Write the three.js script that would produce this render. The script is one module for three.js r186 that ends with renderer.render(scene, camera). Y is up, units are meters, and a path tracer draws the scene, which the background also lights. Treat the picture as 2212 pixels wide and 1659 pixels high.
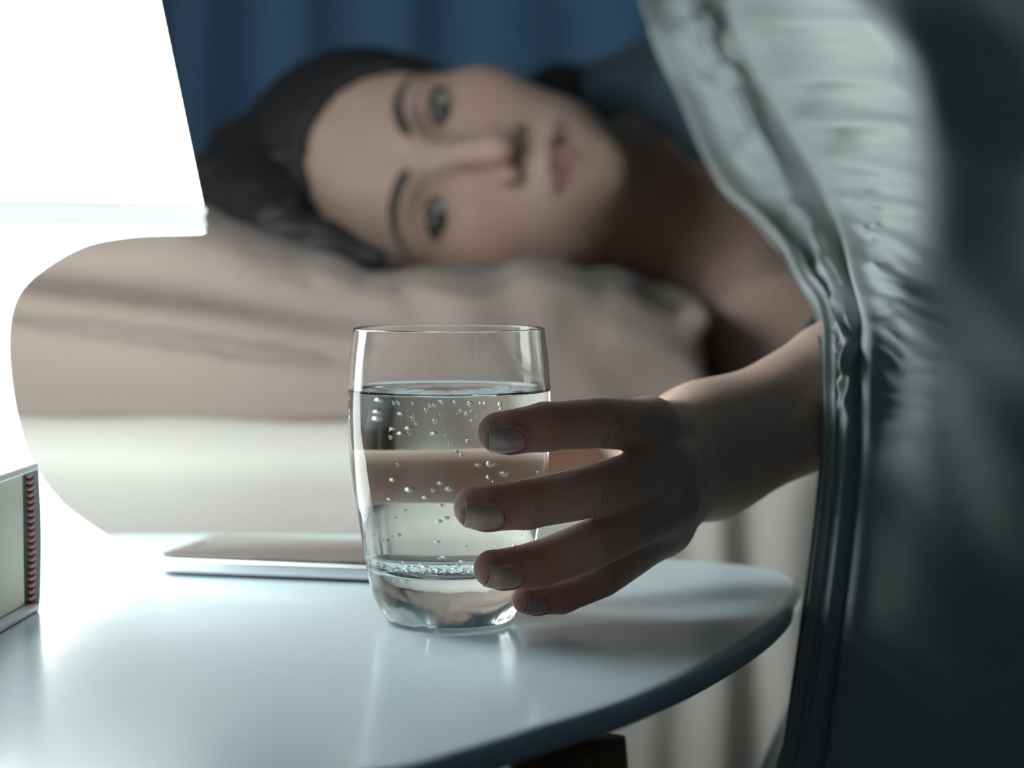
import * as THREE from 'three';
import { mergeGeometries } from 'three/addons/utils/BufferGeometryUtils.js';
import { RoundedBoxGeometry } from 'three/addons/geometries/RoundedBoxGeometry.js';
import { ImprovedNoise } from 'three/addons/math/ImprovedNoise.js';
import { RectAreaLightUniformsLib } from 'three/addons/lights/RectAreaLightUniformsLib.js';

// ---------------------------------------------------------------- camera, sky, lights, exposure
const W = 2212, H = 1659, F = 4667;                       // picture and focal length in pixels
const T = 0.5;                                            // height of the table top
const scene = new THREE.Scene();
const camera = new THREE.PerspectiveCamera(2 * Math.atan(H / 2 / F) * 180 / Math.PI, W / H, 0.05, 30);
const PITCH = Math.atan((H / 2 - 530) / F);
camera.position.set(0, T + 0.1215, 0.7);
camera.rotation.x = -PITCH;
camera.focus = 0.668;
camera.userData.fStop = camera.getFocalLength() / 10.0;   // aperture 10 mm across
camera.updateMatrixWorld();
scene.add(camera);

const renderer = new THREE.WebGLRenderer({ antialias: true });
renderer.toneMapping = THREE.LinearToneMapping;
renderer.toneMappingExposure = 1.0;
renderer.shadowMap.enabled = true;
RectAreaLightUniformsLib.init();

const LAMP_COLOR = new THREE.Color().setRGB(0.94, 1.0, 0.985);
const LAMP_CD = 0.035, DOWN_CD = 0.28, FOOT_CD = 0.01, SHADE_GLOW = 8.4, BODY_GLOW = 3.8;
scene.background = new THREE.Color().setRGB(0.006, 0.011, 0.018);   // night sky behind the unseen windows
const UNSEEN_DUSK = 3.4;                                        // strength of the unseen light behind the curtain, placed to make it glow blue
const unseenWindowLight = new THREE.RectAreaLight(new THREE.Color().setRGB(0.62, 0.86, 1.0), 0.17, 1.25, 1.1);  // unseen source behind the camera, placed to light hand and blanket bluish
unseenWindowLight.name = 'unseen_window_light';
unseenWindowLight.position.set(0.85, 1.5, 2.1);
unseenWindowLight.lookAt(0.85, 1.5, 0);
scene.add(unseenWindowLight);

// ---------------------------------------------------------------- helpers
const V = (x, y, z) => new THREE.Vector3(x, y, z);
const fwd = V(0, -Math.sin(PITCH), -Math.cos(PITCH)), upv = V(0, Math.cos(PITCH), -Math.sin(PITCH));
const at = (px, py, d) => camera.position.clone().addScaledVector(fwd, d).add(V((px - W / 2) / F * d, 0, 0)).addScaledVector(upv, -(py - H / 2) / F * d);
const onPlane = (px, py, y) => { const p = at(px, py, 1).sub(camera.position); return camera.position.clone().addScaledVector(p, (y - camera.position.y) / p.y); };
let seed = 20240611;
const rnd = () => { seed = (seed * 1664525 + 1013904223) >>> 0; return seed / 4294967296; };
const noiseGen = (() => { const keep = Math.random; let s = 77; Math.random = () => { s = (s * 16807) % 2147483647; return s / 2147483647; }; const n = new ImprovedNoise(); Math.random = keep; return n; })();
const noise = (x, y, z = 0) => noiseGen.noise(x + 31.7, y + 17.3, z + 5.1);
const clamp = (x, a = 0, b = 1) => Math.min(b, Math.max(a, x));
const sstep = (a, b, x) => { const t = clamp((x - a) / (b - a)); return t * t * (3 - 2 * t); };
const lerp = (a, b, t) => a + (b - a) * t;
const RGB = (r, g, b) => new THREE.Color().setRGB(r, g, b);

const taken = {};
const numbered = (n) => { taken[n] = (taken[n] ?? -1) + 1; return taken[n] ? `${n}_${String(taken[n]).padStart(3, '0')}` : n; };
function shadow(o) { o.castShadow = true; o.receiveShadow = true; return o; }
function thing(name, label, category, pos = V(0, 0, 0), group) {
  const g = new THREE.Group(); g.name = numbered(name); g.position.copy(pos); g.userData = { label, category };
  if (group) g.userData.group = group;
  scene.add(g); return g;
}
const partNames = new Map();
function part(name, geo, mat, parent, label) {
  const m = shadow(new THREE.Mesh(geo, mat));
  const used = partNames.get(parent) ?? {}; partNames.set(parent, used);
  used[name] = (used[name] ?? -1) + 1;
  m.name = used[name] ? `${name}_${String(used[name]).padStart(3, '0')}` : name;
  if (label) m.userData.label = label;
  parent.add(m); return m;
}
function struct(name, geo, mat, parent = scene) {
  const m = shadow(new THREE.Mesh(geo, mat)); m.name = name;
  if (parent === scene) m.userData.kind = 'structure';
  parent.add(m); return m;
}
const std = (o) => new THREE.MeshPhysicalMaterial(o);
const box = (x0, x1, y0, y1, z0, z1) => new THREE.BoxGeometry(x1 - x0, y1 - y0, z1 - z0).translate((x0 + x1) / 2, (y0 + y1) / 2, (z0 + z1) / 2);
const lathe = (pts, n = 128) => new THREE.LatheGeometry(pts.map(([r, y]) => new THREE.Vector2(Math.max(r, 0), y)), n);
// smooth curve through 2-D points
function spline2(pts, n, closed = false) {
  return new THREE.CatmullRomCurve3(pts.map(([x, y]) => V(x, y, 0)), closed, 'centripetal').getPoints(n).map((p) => [p.x, p.y]);
}
function tex(w, h, fn, opts = {}) {
  const d = new Uint8Array(w * h * 4);
  for (let y = 0; y < h; y++) for (let x = 0; x < w; x++) {
    const c = fn(x / w, y / h), i = (y * w + x) * 4;
    if (typeof c === 'number') d[i] = d[i + 1] = d[i + 2] = clamp(c) * 255; else for (let k = 0; k < 3; k++) d[i + k] = clamp(c[k]) * 255;
    d[i + 3] = 255;
  }
  const t = new THREE.DataTexture(d, w, h); t.magFilter = THREE.LinearFilter; t.minFilter = THREE.LinearMipmapLinearFilter; t.generateMipmaps = true;
  t.wrapS = t.wrapT = THREE.RepeatWrapping; if (opts.srgb) t.colorSpace = THREE.SRGBColorSpace;
  if (opts.repeat) t.repeat.set(opts.repeat, opts.repeat);
  t.needsUpdate = true; return t;
}
// woven cloth: 32 threads over the tile, uv in metres
const weave = tex(256, 256, (u, v) => {
  const a = u * 32, b = v * 32, over = (Math.floor(a) + Math.floor(b)) % 2;
  const warp = Math.sin((a % 1) * Math.PI), weft = Math.sin((b % 1) * Math.PI);
  return 0.25 + 0.55 * (over ? warp : weft) + 0.2 * (noise(u * 40, v * 40) * 0.5);
}, { repeat: 60 });
const cloth = (r, g, b, extra = {}) => std({ color: RGB(r, g, b), roughness: 0.92, sheen: 0.35, sheenRoughness: 0.6, sheenColor: RGB(0.5, 0.5, 0.5), bumpMap: weave, bumpScale: 0.00012, ...extra });

// closed sheet from a grid of points: front layer, back layer, rim
function sheet(P, th, wrapU = false) {
  const nu = P.length, nv = P[0].length, pos = [], uv = [], idx = [];
  const su = [0]; for (let i = 1; i < nu; i++) su.push(su[i - 1] + P[i][nv >> 1].distanceTo(P[i - 1][nv >> 1]));
  const sv = [0]; for (let j = 1; j < nv; j++) sv.push(sv[j - 1] + P[nu >> 1][j].distanceTo(P[nu >> 1][j - 1]));
  for (let i = 0; i < nu; i++) for (let j = 0; j < nv; j++) { pos.push(P[i][j].x, P[i][j].y, P[i][j].z); uv.push(su[i], sv[j]); }
  for (let i = 0; i + 1 < nu; i++) for (let j = 0; j + 1 < nv; j++) { const a = i * nv + j, b = a + nv; idx.push(a, b, a + 1, b, b + 1, a + 1); }
  const g = new THREE.BufferGeometry(); g.setAttribute('position', new THREE.Float32BufferAttribute(pos, 3)); g.setIndex(idx); g.computeVertexNormals();
  const n = g.attributes.normal.array, N = nu * nv, pos2 = pos.slice(), uv2 = uv.concat(uv), idx2 = idx.slice();
  for (let i = 0; i < N * 3; i++) pos2.push(pos[i] - n[i] * th);
  for (let k = 0; k < idx.length; k += 3) idx2.push(idx[k] + N, idx[k + 2] + N, idx[k + 1] + N);
  const ring = [];
  for (let j = 0; j < nv; j++) ring.push(j);
  for (let i = 1; i < nu; i++) ring.push(i * nv + nv - 1);
  for (let j = nv - 2; j >= 0; j--) ring.push((nu - 1) * nv + j);
  for (let i = nu - 2; i > 0; i--) ring.push(i * nv);
  for (let k = 0; k < ring.length; k++) { const a = ring[k], b = ring[(k + 1) % ring.length]; idx2.push(a, b, a + N, b, b + N, a + N); }
  const o = new THREE.BufferGeometry(); o.setAttribute('position', new THREE.Float32BufferAttribute(pos2, 3)); o.setAttribute('uv', new THREE.Float32BufferAttribute(uv2, 2)); o.setIndex(idx2); o.computeVertexNormals();
  return o;
}
// Catmull-Rom over a control net C[row][col] = Vector3
function netPoint(C, u, v) {
  const cr = (a, b, c, d, t) => { const t2 = t * t, t3 = t2 * t; return 0.5 * (2 * b + (c - a) * t + (2 * a - 5 * b + 4 * c - d) * t2 + (3 * b - a - 3 * c + d) * t3); };
  const rows = C.length, cols = C[0].length, fu = clamp(u) * (rows - 1), fv = clamp(v) * (cols - 1);
  const i = Math.min(Math.floor(fu), rows - 2), j = Math.min(Math.floor(fv), cols - 2), tu = fu - i, tv = fv - j;
  const pick = (a, b) => C[clamp(a, 0, rows - 1)][clamp(b, 0, cols - 1)], out = V(0, 0, 0);
  for (const k of ['x', 'y', 'z']) {
    const r = [-1, 0, 1, 2].map((di) => cr(pick(i + di, j - 1)[k], pick(i + di, j)[k], pick(i + di, j + 1)[k], pick(i + di, j + 2)[k], tv));
    out[k] = cr(r[0], r[1], r[2], r[3], tu);
  }
  return out;
}

// ---- distance fields
const smin = (a, b, k) => { const h = Math.max(k - Math.abs(a - b), 0) / k; return Math.min(a, b) - h * h * k * 0.25; };
const smax = (a, b, k) => -smin(-a, -b, k);
function cone(a, b, r1, r2) {                               // round cone between two points
  const bx = b.x - a.x, by = b.y - a.y, bz = b.z - a.z, l2 = bx * bx + by * by + bz * bz, rr = r1 - r2, a2 = l2 - rr * rr, il2 = 1 / l2;
  return (x, y, z) => {
    const px = x - a.x, py = y - a.y, pz = z - a.z, yy = px * bx + py * by + pz * bz, zz = yy - l2;
    const qx = px * l2 - bx * yy, qy = py * l2 - by * yy, qz = pz * l2 - bz * yy, x2 = qx * qx + qy * qy + qz * qz, y2 = yy * yy * l2, z2 = zz * zz * l2;
    const k = Math.sign(rr) * rr * rr * x2;
    if (Math.sign(zz) * a2 * z2 > k) return Math.sqrt(x2 + z2) * il2 - r2;
    if (Math.sign(yy) * a2 * y2 < k) return Math.sqrt(x2 + y2) * il2 - r1;
    return (Math.sqrt(x2 * a2 * il2) + yy * rr) * il2 - r1;
  };
}
const ball = (cx, cy, cz, r) => (x, y, z) => Math.hypot(x - cx, y - cy, z - cz) - r;
const ellipsoid = (cx, cy, cz, rx, ry, rz) => (x, y, z) => {
  const a = (x - cx) / rx, b = (y - cy) / ry, c = (z - cz) / rz, k0 = Math.hypot(a, b, c), k1 = Math.hypot(a / rx, b / ry, c / rz);
  return k1 < 1e-9 ? -Math.min(rx, ry, rz) : k0 * (k0 - 1) / k1;
};
// surface nets on a regular grid; vertices are pulled onto the surface, normals from the gradient
function surfaceNets(f, lo, hi, h, { color, uv, slack = 1.5, lip = 1 } = {}) {
  const n = [0, 1, 2].map((k) => Math.ceil((hi[k] - lo[k]) / h) + 1), [nx, ny, nz] = n, sy = nx, sz = nx * ny;
  const val = new Float32Array(nx * ny * nz), B = 8;
  for (let bz = 0; bz < nz; bz += B) for (let by = 0; by < ny; by += B) for (let bx = 0; bx < nx; bx += B) {
    const c = f(lo[0] + (bx + 3.5) * h, lo[1] + (by + 3.5) * h, lo[2] + (bz + 3.5) * h), far = Math.abs(c) > 6.1 * h * slack + h * 2;
    for (let z = bz; z < Math.min(bz + B, nz); z++) for (let y = by; y < Math.min(by + B, ny); y++) for (let x = bx; x < Math.min(bx + B, nx); x++)
      val[x + y * sy + z * sz] = far ? c : f(lo[0] + x * h, lo[1] + y * h, lo[2] + z * h);
  }
  const cellV = new Int32Array(nx * ny * nz).fill(-1), pos = [];
  const corner = [0, 1, sy, sy + 1, sz, sz + 1, sz + sy, sz + sy + 1], edges = [[0, 1], [2, 3], [4, 5], [6, 7], [0, 2], [1, 3], [4, 6], [5, 7], [0, 4], [1, 5], [2, 6], [3, 7]];
  for (let z = 0; z + 1 < nz; z++) for (let y = 0; y + 1 < ny; y++) for (let x = 0; x + 1 < nx; x++) {
    const i0 = x + y * sy + z * sz; let m = 0;
    for (let k = 0; k < 8; k++) if (val[i0 + corner[k]] < 0) m |= 1 << k;
    if (m === 0 || m === 255) continue;
    let ax = 0, ay = 0, az = 0, c = 0;
    for (const [a, b] of edges) {
      const va = val[i0 + corner[a]], vb = val[i0 + corner[b]];
      if ((va < 0) === (vb < 0)) continue;
      const t = va / (va - vb);
      ax += (a & 1) + ((b & 1) - (a & 1)) * t; ay += ((a >> 1) & 1) + (((b >> 1) & 1) - ((a >> 1) & 1)) * t; az += (a >> 2) + ((b >> 2) - (a >> 2)) * t; c++;
    }
    cellV[i0] = pos.length / 3;
    pos.push(lo[0] + (x + ax / c) * h, lo[1] + (y + ay / c) * h, lo[2] + (z + az / c) * h);
  }
  const idx = [];
  const quad = (a, b, c, d, flip) => { if (a < 0 || b < 0 || c < 0 || d < 0) return; flip ? idx.push(a, c, b, a, d, c) : idx.push(a, b, c, a, c, d); };
  for (let z = 1; z + 1 < nz; z++) for (let y = 1; y + 1 < ny; y++) for (let x = 1; x + 1 < nx; x++) {
    const i = x + y * sy + z * sz, s = val[i] < 0;
    if (s !== (val[i + 1] < 0)) quad(cellV[i - sy - sz], cellV[i - sz], cellV[i], cellV[i - sy], !s);
    if (s !== (val[i + sy] < 0)) quad(cellV[i - 1 - sz], cellV[i - 1], cellV[i], cellV[i - sz], !s);
    if (s !== (val[i + sz] < 0)) quad(cellV[i - 1 - sy], cellV[i - sy], cellV[i], cellV[i - 1], !s);
  }
  const e = h * 0.4, nor = new Float32Array(pos.length), col = color ? new Float32Array(pos.length) : null, uvs = uv ? new Float32Array(pos.length / 3 * 2) : null;
  for (let k = 0; k < pos.length; k += 3) {
    let [x, y, z] = [pos[k], pos[k + 1], pos[k + 2]], gx, gy, gz;
    for (let it = 0; it < 2; it++) {
      const v = f(x, y, z);
      gx = f(x + e, y, z) - f(x - e, y, z); gy = f(x, y + e, z) - f(x, y - e, z); gz = f(x, y, z + e) - f(x, y, z - e);
      const gl = Math.hypot(gx, gy, gz) || 1; gx /= gl; gy /= gl; gz /= gl;
      const step = clamp(v / Math.max(gl / (2 * e), 0.4), -h * 0.6, h * 0.6); if (it === 0) { x -= gx * step; y -= gy * step; z -= gz * step; }
    }
    pos[k] = x; pos[k + 1] = y; pos[k + 2] = z; nor[k] = gx; nor[k + 1] = gy; nor[k + 2] = gz;
    if (col) col.set(color(x, y, z, gx, gy, gz), k);
    if (uvs) uvs.set(uv(x, y, z, gx, gy, gz), k / 3 * 2);
  }
  const g = new THREE.BufferGeometry();
  g.setAttribute('position', new THREE.Float32BufferAttribute(pos, 3)); g.setAttribute('normal', new THREE.BufferAttribute(nor, 3));
  if (col) g.setAttribute('color', new THREE.BufferAttribute(col, 3));
  if (uvs) g.setAttribute('uv', new THREE.BufferAttribute(uvs, 2));
  g.setIndex(idx); return g;
}
const boxUv = (x, y, z, nx, ny, nz) => { const a = Math.abs(nx), b = Math.abs(ny), c = Math.abs(nz); return c >= a && c >= b ? [x, y] : b >= a ? [x, z] : [z, y]; };

// ---------------------------------------------------------------- room shell
const XL = -0.62, XR = 2.4, ZB = -2.55, ZF = 2.2, CH = 2.5;
{
  const plaster = tex(256, 256, (u, v) => 0.5 + 0.25 * noise(u * 18, v * 18) + 0.25 * noise(u * 60, v * 60), { repeat: 3 });
  const wallM = std({ color: RGB(0.20, 0.31, 0.38), roughness: 0.9, bumpMap: plaster, bumpScale: 0.0006 });
  struct('wall_left', box(XL - 0.1, XL, 0, CH, ZB - 0.1, ZF + 0.1), wallM);
  struct('wall_right', box(XR, XR + 0.1, 0, CH, ZB - 0.1, ZF + 0.1), wallM);
  const sb = new THREE.Shape([[XL, 0], [XR, 0], [XR, CH], [XL, CH]].map((p) => new THREE.Vector2(...p)));
  sb.holes.push(new THREE.Path([[-0.5, 0.35], [-0.5, 2.2], [1.5, 2.2], [1.5, 0.35]].map((p) => new THREE.Vector2(...p))));
  struct('wall_back', new THREE.ExtrudeGeometry(sb, { depth: 0.1, bevelEnabled: false }).translate(0, 0, ZB - 0.1), wallM);
  const s = new THREE.Shape([[XL, 0], [XR, 0], [XR, CH], [XL, CH]].map((p) => new THREE.Vector2(...p)));
  s.holes.push(new THREE.Path([[0.2, 0.93], [0.2, 2.07], [1.5, 2.07], [1.5, 0.93]].map((p) => new THREE.Vector2(...p))));
  struct('wall_front', new THREE.ExtrudeGeometry(s, { depth: 0.1, bevelEnabled: false }).translate(0, 0, ZF), wallM);
  struct('ceiling', box(XL - 0.1, XR + 0.1, CH, CH + 0.1, ZB - 0.1, ZF + 0.1), std({ color: RGB(0.6, 0.63, 0.63), roughness: 0.95 }));
  const floor = struct('floor', box(XL - 0.1, XR + 0.1, -0.1, -0.012, ZB - 0.1, ZF + 0.1), std({ color: RGB(0.08, 0.06, 0.045), roughness: 0.8 }));
  const planks = [0, 1, 2].map((k) => std({ color: RGB(0.16 + k * 0.02, 0.12 + k * 0.014, 0.09 + k * 0.008), roughness: 0.55 }));
  const pg = new RoundedBoxGeometry(1.0, 0.012, 0.156, 1, 0.002);
  for (let i = 0, n = 0; i < 30; i++) for (let j = 0; j < 3; j++, n++) {
    const m = shadow(new THREE.Mesh(pg, planks[(i * 7 + j * 3) % 3])); m.name = n ? `plank_${String(n).padStart(3, '0')}` : 'plank';
    m.position.set(XL + 0.5 + j * 1.003 + (i % 2 ? 0.01 : 0), -0.006, ZB + 0.08 + i * 0.158); floor.add(m);
  }
  const frameM = std({ color: RGB(0.6, 0.63, 0.63), roughness: 0.5 });
  const win = new THREE.Group(); win.name = 'unseen_window_1'; win.userData.kind = 'structure'; scene.add(win);  // out of view behind the camera, the opening for the bluish room light
  const bar = (n, ...b) => struct(n, box(...b), frameM, win);
  bar('window_frame', 0.2, 0.25, 0.93, 2.07, ZF + 0.02, ZF + 0.08); bar('window_frame_001', 1.45, 1.5, 0.93, 2.07, ZF + 0.02, ZF + 0.08);
  bar('window_frame_002', 0.25, 1.45, 0.93, 0.98, ZF + 0.02, ZF + 0.08); bar('window_frame_003', 0.25, 1.45, 2.02, 2.07, ZF + 0.02, ZF + 0.08);
  bar('mullion', 0.835, 0.865, 0.98, 2.02, ZF + 0.02, ZF + 0.08);
  const paneM = std({ color: 0xffffff, roughness: 0.02, transmission: 1, thickness: 0, ior: 1.5 });
  struct('pane', box(0.25, 0.835, 0.98, 2.02, ZF + 0.046, ZF + 0.052), paneM, win); struct('pane_001', box(0.865, 1.45, 0.98, 2.02, ZF + 0.046, ZF + 0.052), paneM, win);
  const win2 = new THREE.Group(); win2.name = 'unseen_window_2'; win2.userData.kind = 'structure'; scene.add(win2);  // unseen behind the curtain, placed to light it from the back
  [[-0.5, -0.45, 0.35, 2.2], [1.45, 1.5, 0.35, 2.2], [-0.45, 1.45, 0.35, 0.4], [-0.45, 1.45, 2.15, 2.2]].forEach((b, i) => struct(i ? `window_frame_00${i}` : 'window_frame', box(...b, ZB - 0.09, ZB - 0.04), frameM, win2));
  [0.183, 0.817].forEach((x, i) => struct(i ? 'mullion_001' : 'mullion', box(x - 0.02, x + 0.02, 0.4, 2.15, ZB - 0.09, ZB - 0.04), frameM, win2));
  [[-0.45, 0.163], [0.203, 0.797], [0.837, 1.45]].forEach((b, i) => struct(i ? `pane_00${i}` : 'pane', box(...b, 0.4, 2.15, ZB - 0.068, ZB - 0.062), paneM, win2));
  const unseenDusk = new THREE.RectAreaLight(RGB(0.80, 0.90, 0.88), UNSEEN_DUSK, 2.0, 1.85); unseenDusk.name = 'unseen_dusk_window_light'; unseenDusk.position.set(0.5, 1.275, ZB - 0.02); unseenDusk.lookAt(0.5, 1.275, 0); scene.add(unseenDusk);
  const bb = std({ color: RGB(0.6, 0.63, 0.63), roughness: 0.6 });
  struct('baseboard_left', box(XL, XL + 0.012, 0, 0.08, ZB, ZF), bb);
  struct('baseboard_back', box(XL + 0.012, XR, 0, 0.08, ZB, ZB + 0.012), bb);
}
// blue curtains along the far wall: two panels with soft pleats, and their rod
{
  const M = cloth(0.20, 0.29, 0.38, { transmission: 0.45, thickness: 0, roughness: 0.97 });
  const panel = (x0, x1, label) => {
    const t = thing('curtain', label, 'curtain', V(0, 0, 0));
    const P = []; const n = 240;
    for (let i = 0; i <= n; i++) { const x = lerp(x0, x1, i / n), row = []; for (let j = 0; j <= 24; j++) { const y = lerp(2.32, 0.03, j / 24), s = x * 42 + 1.6 * noise(x * 4, y * 0.5); row.push(V(x + 0.012 * Math.cos(s), y, ZB + 0.10 + 0.034 * Math.sin(s) + 0.02 * noise(x * 9, y * 0.7, 3))); } P.push(row); }
    part('panel', sheet(P, -0.003), M, t);
    part('heading_tape', box(x0, x1, 2.31, 2.345, ZB + 0.09, ZB + 0.11), M, t);
  };
  panel(XL + 0.03, 0.42, 'blue pleated curtain at the far wall behind the dark hair');
  panel(0.44, 1.6, 'blue pleated curtain at the far wall behind the raised blanket');
  const rod = thing('curtain_rod', 'metal rod above the blue curtains at the far wall', 'curtain rod');
  part('rod', new THREE.CylinderGeometry(0.011, 0.011, 2.3, 24).rotateZ(Math.PI / 2).translate(0.5, 2.36, ZB + 0.1), std({ color: RGB(0.5, 0.5, 0.5), metalness: 1, roughness: 0.3 }), rod);
}

// ---------------------------------------------------------------- bedside table
const tableCentre = onPlane(620, 1330, T);
{
  const t = thing('bedside_table', 'white rounded bedside table with a thin edge and wooden legs under the water glass', 'table', V(tableCentre.x, 0, tableCentre.z));
  const seen = [[1731, 1264], [1723, 1247], [1685, 1230], [1603, 1217], [1480, 1208]].map(([x, y]) => onPlane(x, y, T)).map((p) => [p.x, p.z]);
  const near = [[850, 1659], [1000, 1621], [1164, 1571], [1329, 1519], [1466, 1464], [1548, 1423], [1630, 1374], [1700, 1318]].map(([x, y]) => onPlane(x, y, T)).map((p) => [p.x, p.z]);
  const far = onPlane(700, 1154, T).z;
  const outline = spline2([...near, ...seen, [-0.02, far + 0.012], [-0.09, far - 0.001], [-0.176, far], [-0.29, far + 0.03], [-0.385, far + 0.1], [-0.425, far + 0.2], [-0.41, far + 0.31], [-0.34, far + 0.4], [-0.23, far + 0.448], [-0.115, far + 0.440]], 260, true);
  outline.pop();
  const cx = tableCentre.x, cz = tableCentre.z, N = outline.length;
  const nrm = outline.map((p, i) => { const a = outline[(i + N - 1) % N], b = outline[(i + 1) % N], tx = b[0] - a[0], tz = b[1] - a[1], l = Math.hypot(tx, tz); let n = [tz / l, -tx / l]; if (n[0] * (p[0] - cx) + n[1] * (p[1] - cz) < 0) n = [-n[0], -n[1]]; return n; });
  // rings: inner top, top edge rounded over, rim, bevelled underside
  const prof = [[-0.0035, 0], [-0.0018, -0.0004], [-0.0005, -0.0014], [0, -0.003], [0, -0.006], [-0.0008, -0.0078], [-0.004, -0.0092], [-0.016, -0.013], [-0.034, -0.0165]];
  const pos = [], idx = [], uv = [];
  for (const [o, dy] of prof) outline.forEach((p, i) => { const q = Math.hypot(p[0] - cx, p[1] - cz), big = o < -0.005, x = big ? p[0] + (p[0] - cx) / q * (o + 0.004) - nrm[i][0] * 0.004 : p[0] + nrm[i][0] * o, z = big ? p[1] + (p[1] - cz) / q * (o + 0.004) - nrm[i][1] * 0.004 : p[1] + nrm[i][1] * o; pos.push(x - cx, T + dy, z - cz); uv.push(x, z); });
  for (let r = 0; r + 1 < prof.length; r++) for (let i = 0; i < N; i++) { const a = r * N + i, b = r * N + (i + 1) % N, c = a + N, d = b + N; idx.push(a, b, c, b, d, c); }
  const top = pos.length / 3; pos.push(0, T, 0); uv.push(cx, cz); const bot = top + 1; pos.push(0, T - 0.018, 0); uv.push(cx, cz);
  for (let i = 0; i < N; i++) { idx.push(top, (i + 1) % N, i); const l = (prof.length - 1) * N; idx.push(bot, l + i, l + (i + 1) % N); }
  const g = new THREE.BufferGeometry(); g.setAttribute('position', new THREE.Float32BufferAttribute(pos, 3)); g.setAttribute('uv', new THREE.Float32BufferAttribute(uv, 2)); g.setIndex(idx);
  // make sure it faces outward
  g.computeVertexNormals(); if (g.attributes.normal.getY(top) < 0) { for (let k = 0; k < idx.length; k += 3) [idx[k + 1], idx[k + 2]] = [idx[k + 2], idx[k + 1]]; g.setIndex(idx); g.computeVertexNormals(); }
  const grain = tex(256, 256, (u, v) => 0.5 + 0.3 * noise(u * 30, v * 6) + 0.3 * noise(u * 90, v * 90), { repeat: 10 });
  part('tabletop', g, std({ color: RGB(0.54, 0.66, 0.71), roughness: 0.24, bumpMap: grain, bumpScale: 0.00003, clearcoat: 0.4, clearcoatRoughness: 0.14 }), t);
  const wood = tex(256, 256, (u, v) => { const k = noise(u * 4, v * 30) * 0.5 + noise(u * 20, v * 60) * 0.3; return [0.50 + k * 0.16, 0.38 + k * 0.13, 0.27 + k * 0.1]; }, { srgb: true, repeat: 4 });
  const woodM = std({ map: wood, roughness: 0.55 });
  const foot = onPlane(1222, 1600, T - 0.018);
  for (const [lx, lz] of [[foot.x, foot.z + 0.008], [-0.30, -0.06], [-0.24, 0.10]]) {
    const a = V(lx - cx, T - 0.0165, lz - cz), out = V(a.x, 0, a.z).normalize(), b = a.clone().addScaledVector(out, 0.07).setY(0);
    const dir = b.clone().sub(a), len = dir.length(), leg = lathe([[0, 0.5 * len], [0.0165, 0.5 * len], [0.0165, 0.46 * len], [0.011, -0.49 * len], [0.009, -0.5 * len], [0, -0.5 * len]], 40);
    leg.applyQuaternion(new THREE.Quaternion().setFromUnitVectors(V(0, -1, 0), dir.clone().normalize())).translate((a.x + b.x) / 2, (a.y + b.y) / 2, (a.z + b.z) / 2);
    part('leg', leg, woodM, t, 'tapered wooden leg');
  }
}

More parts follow.
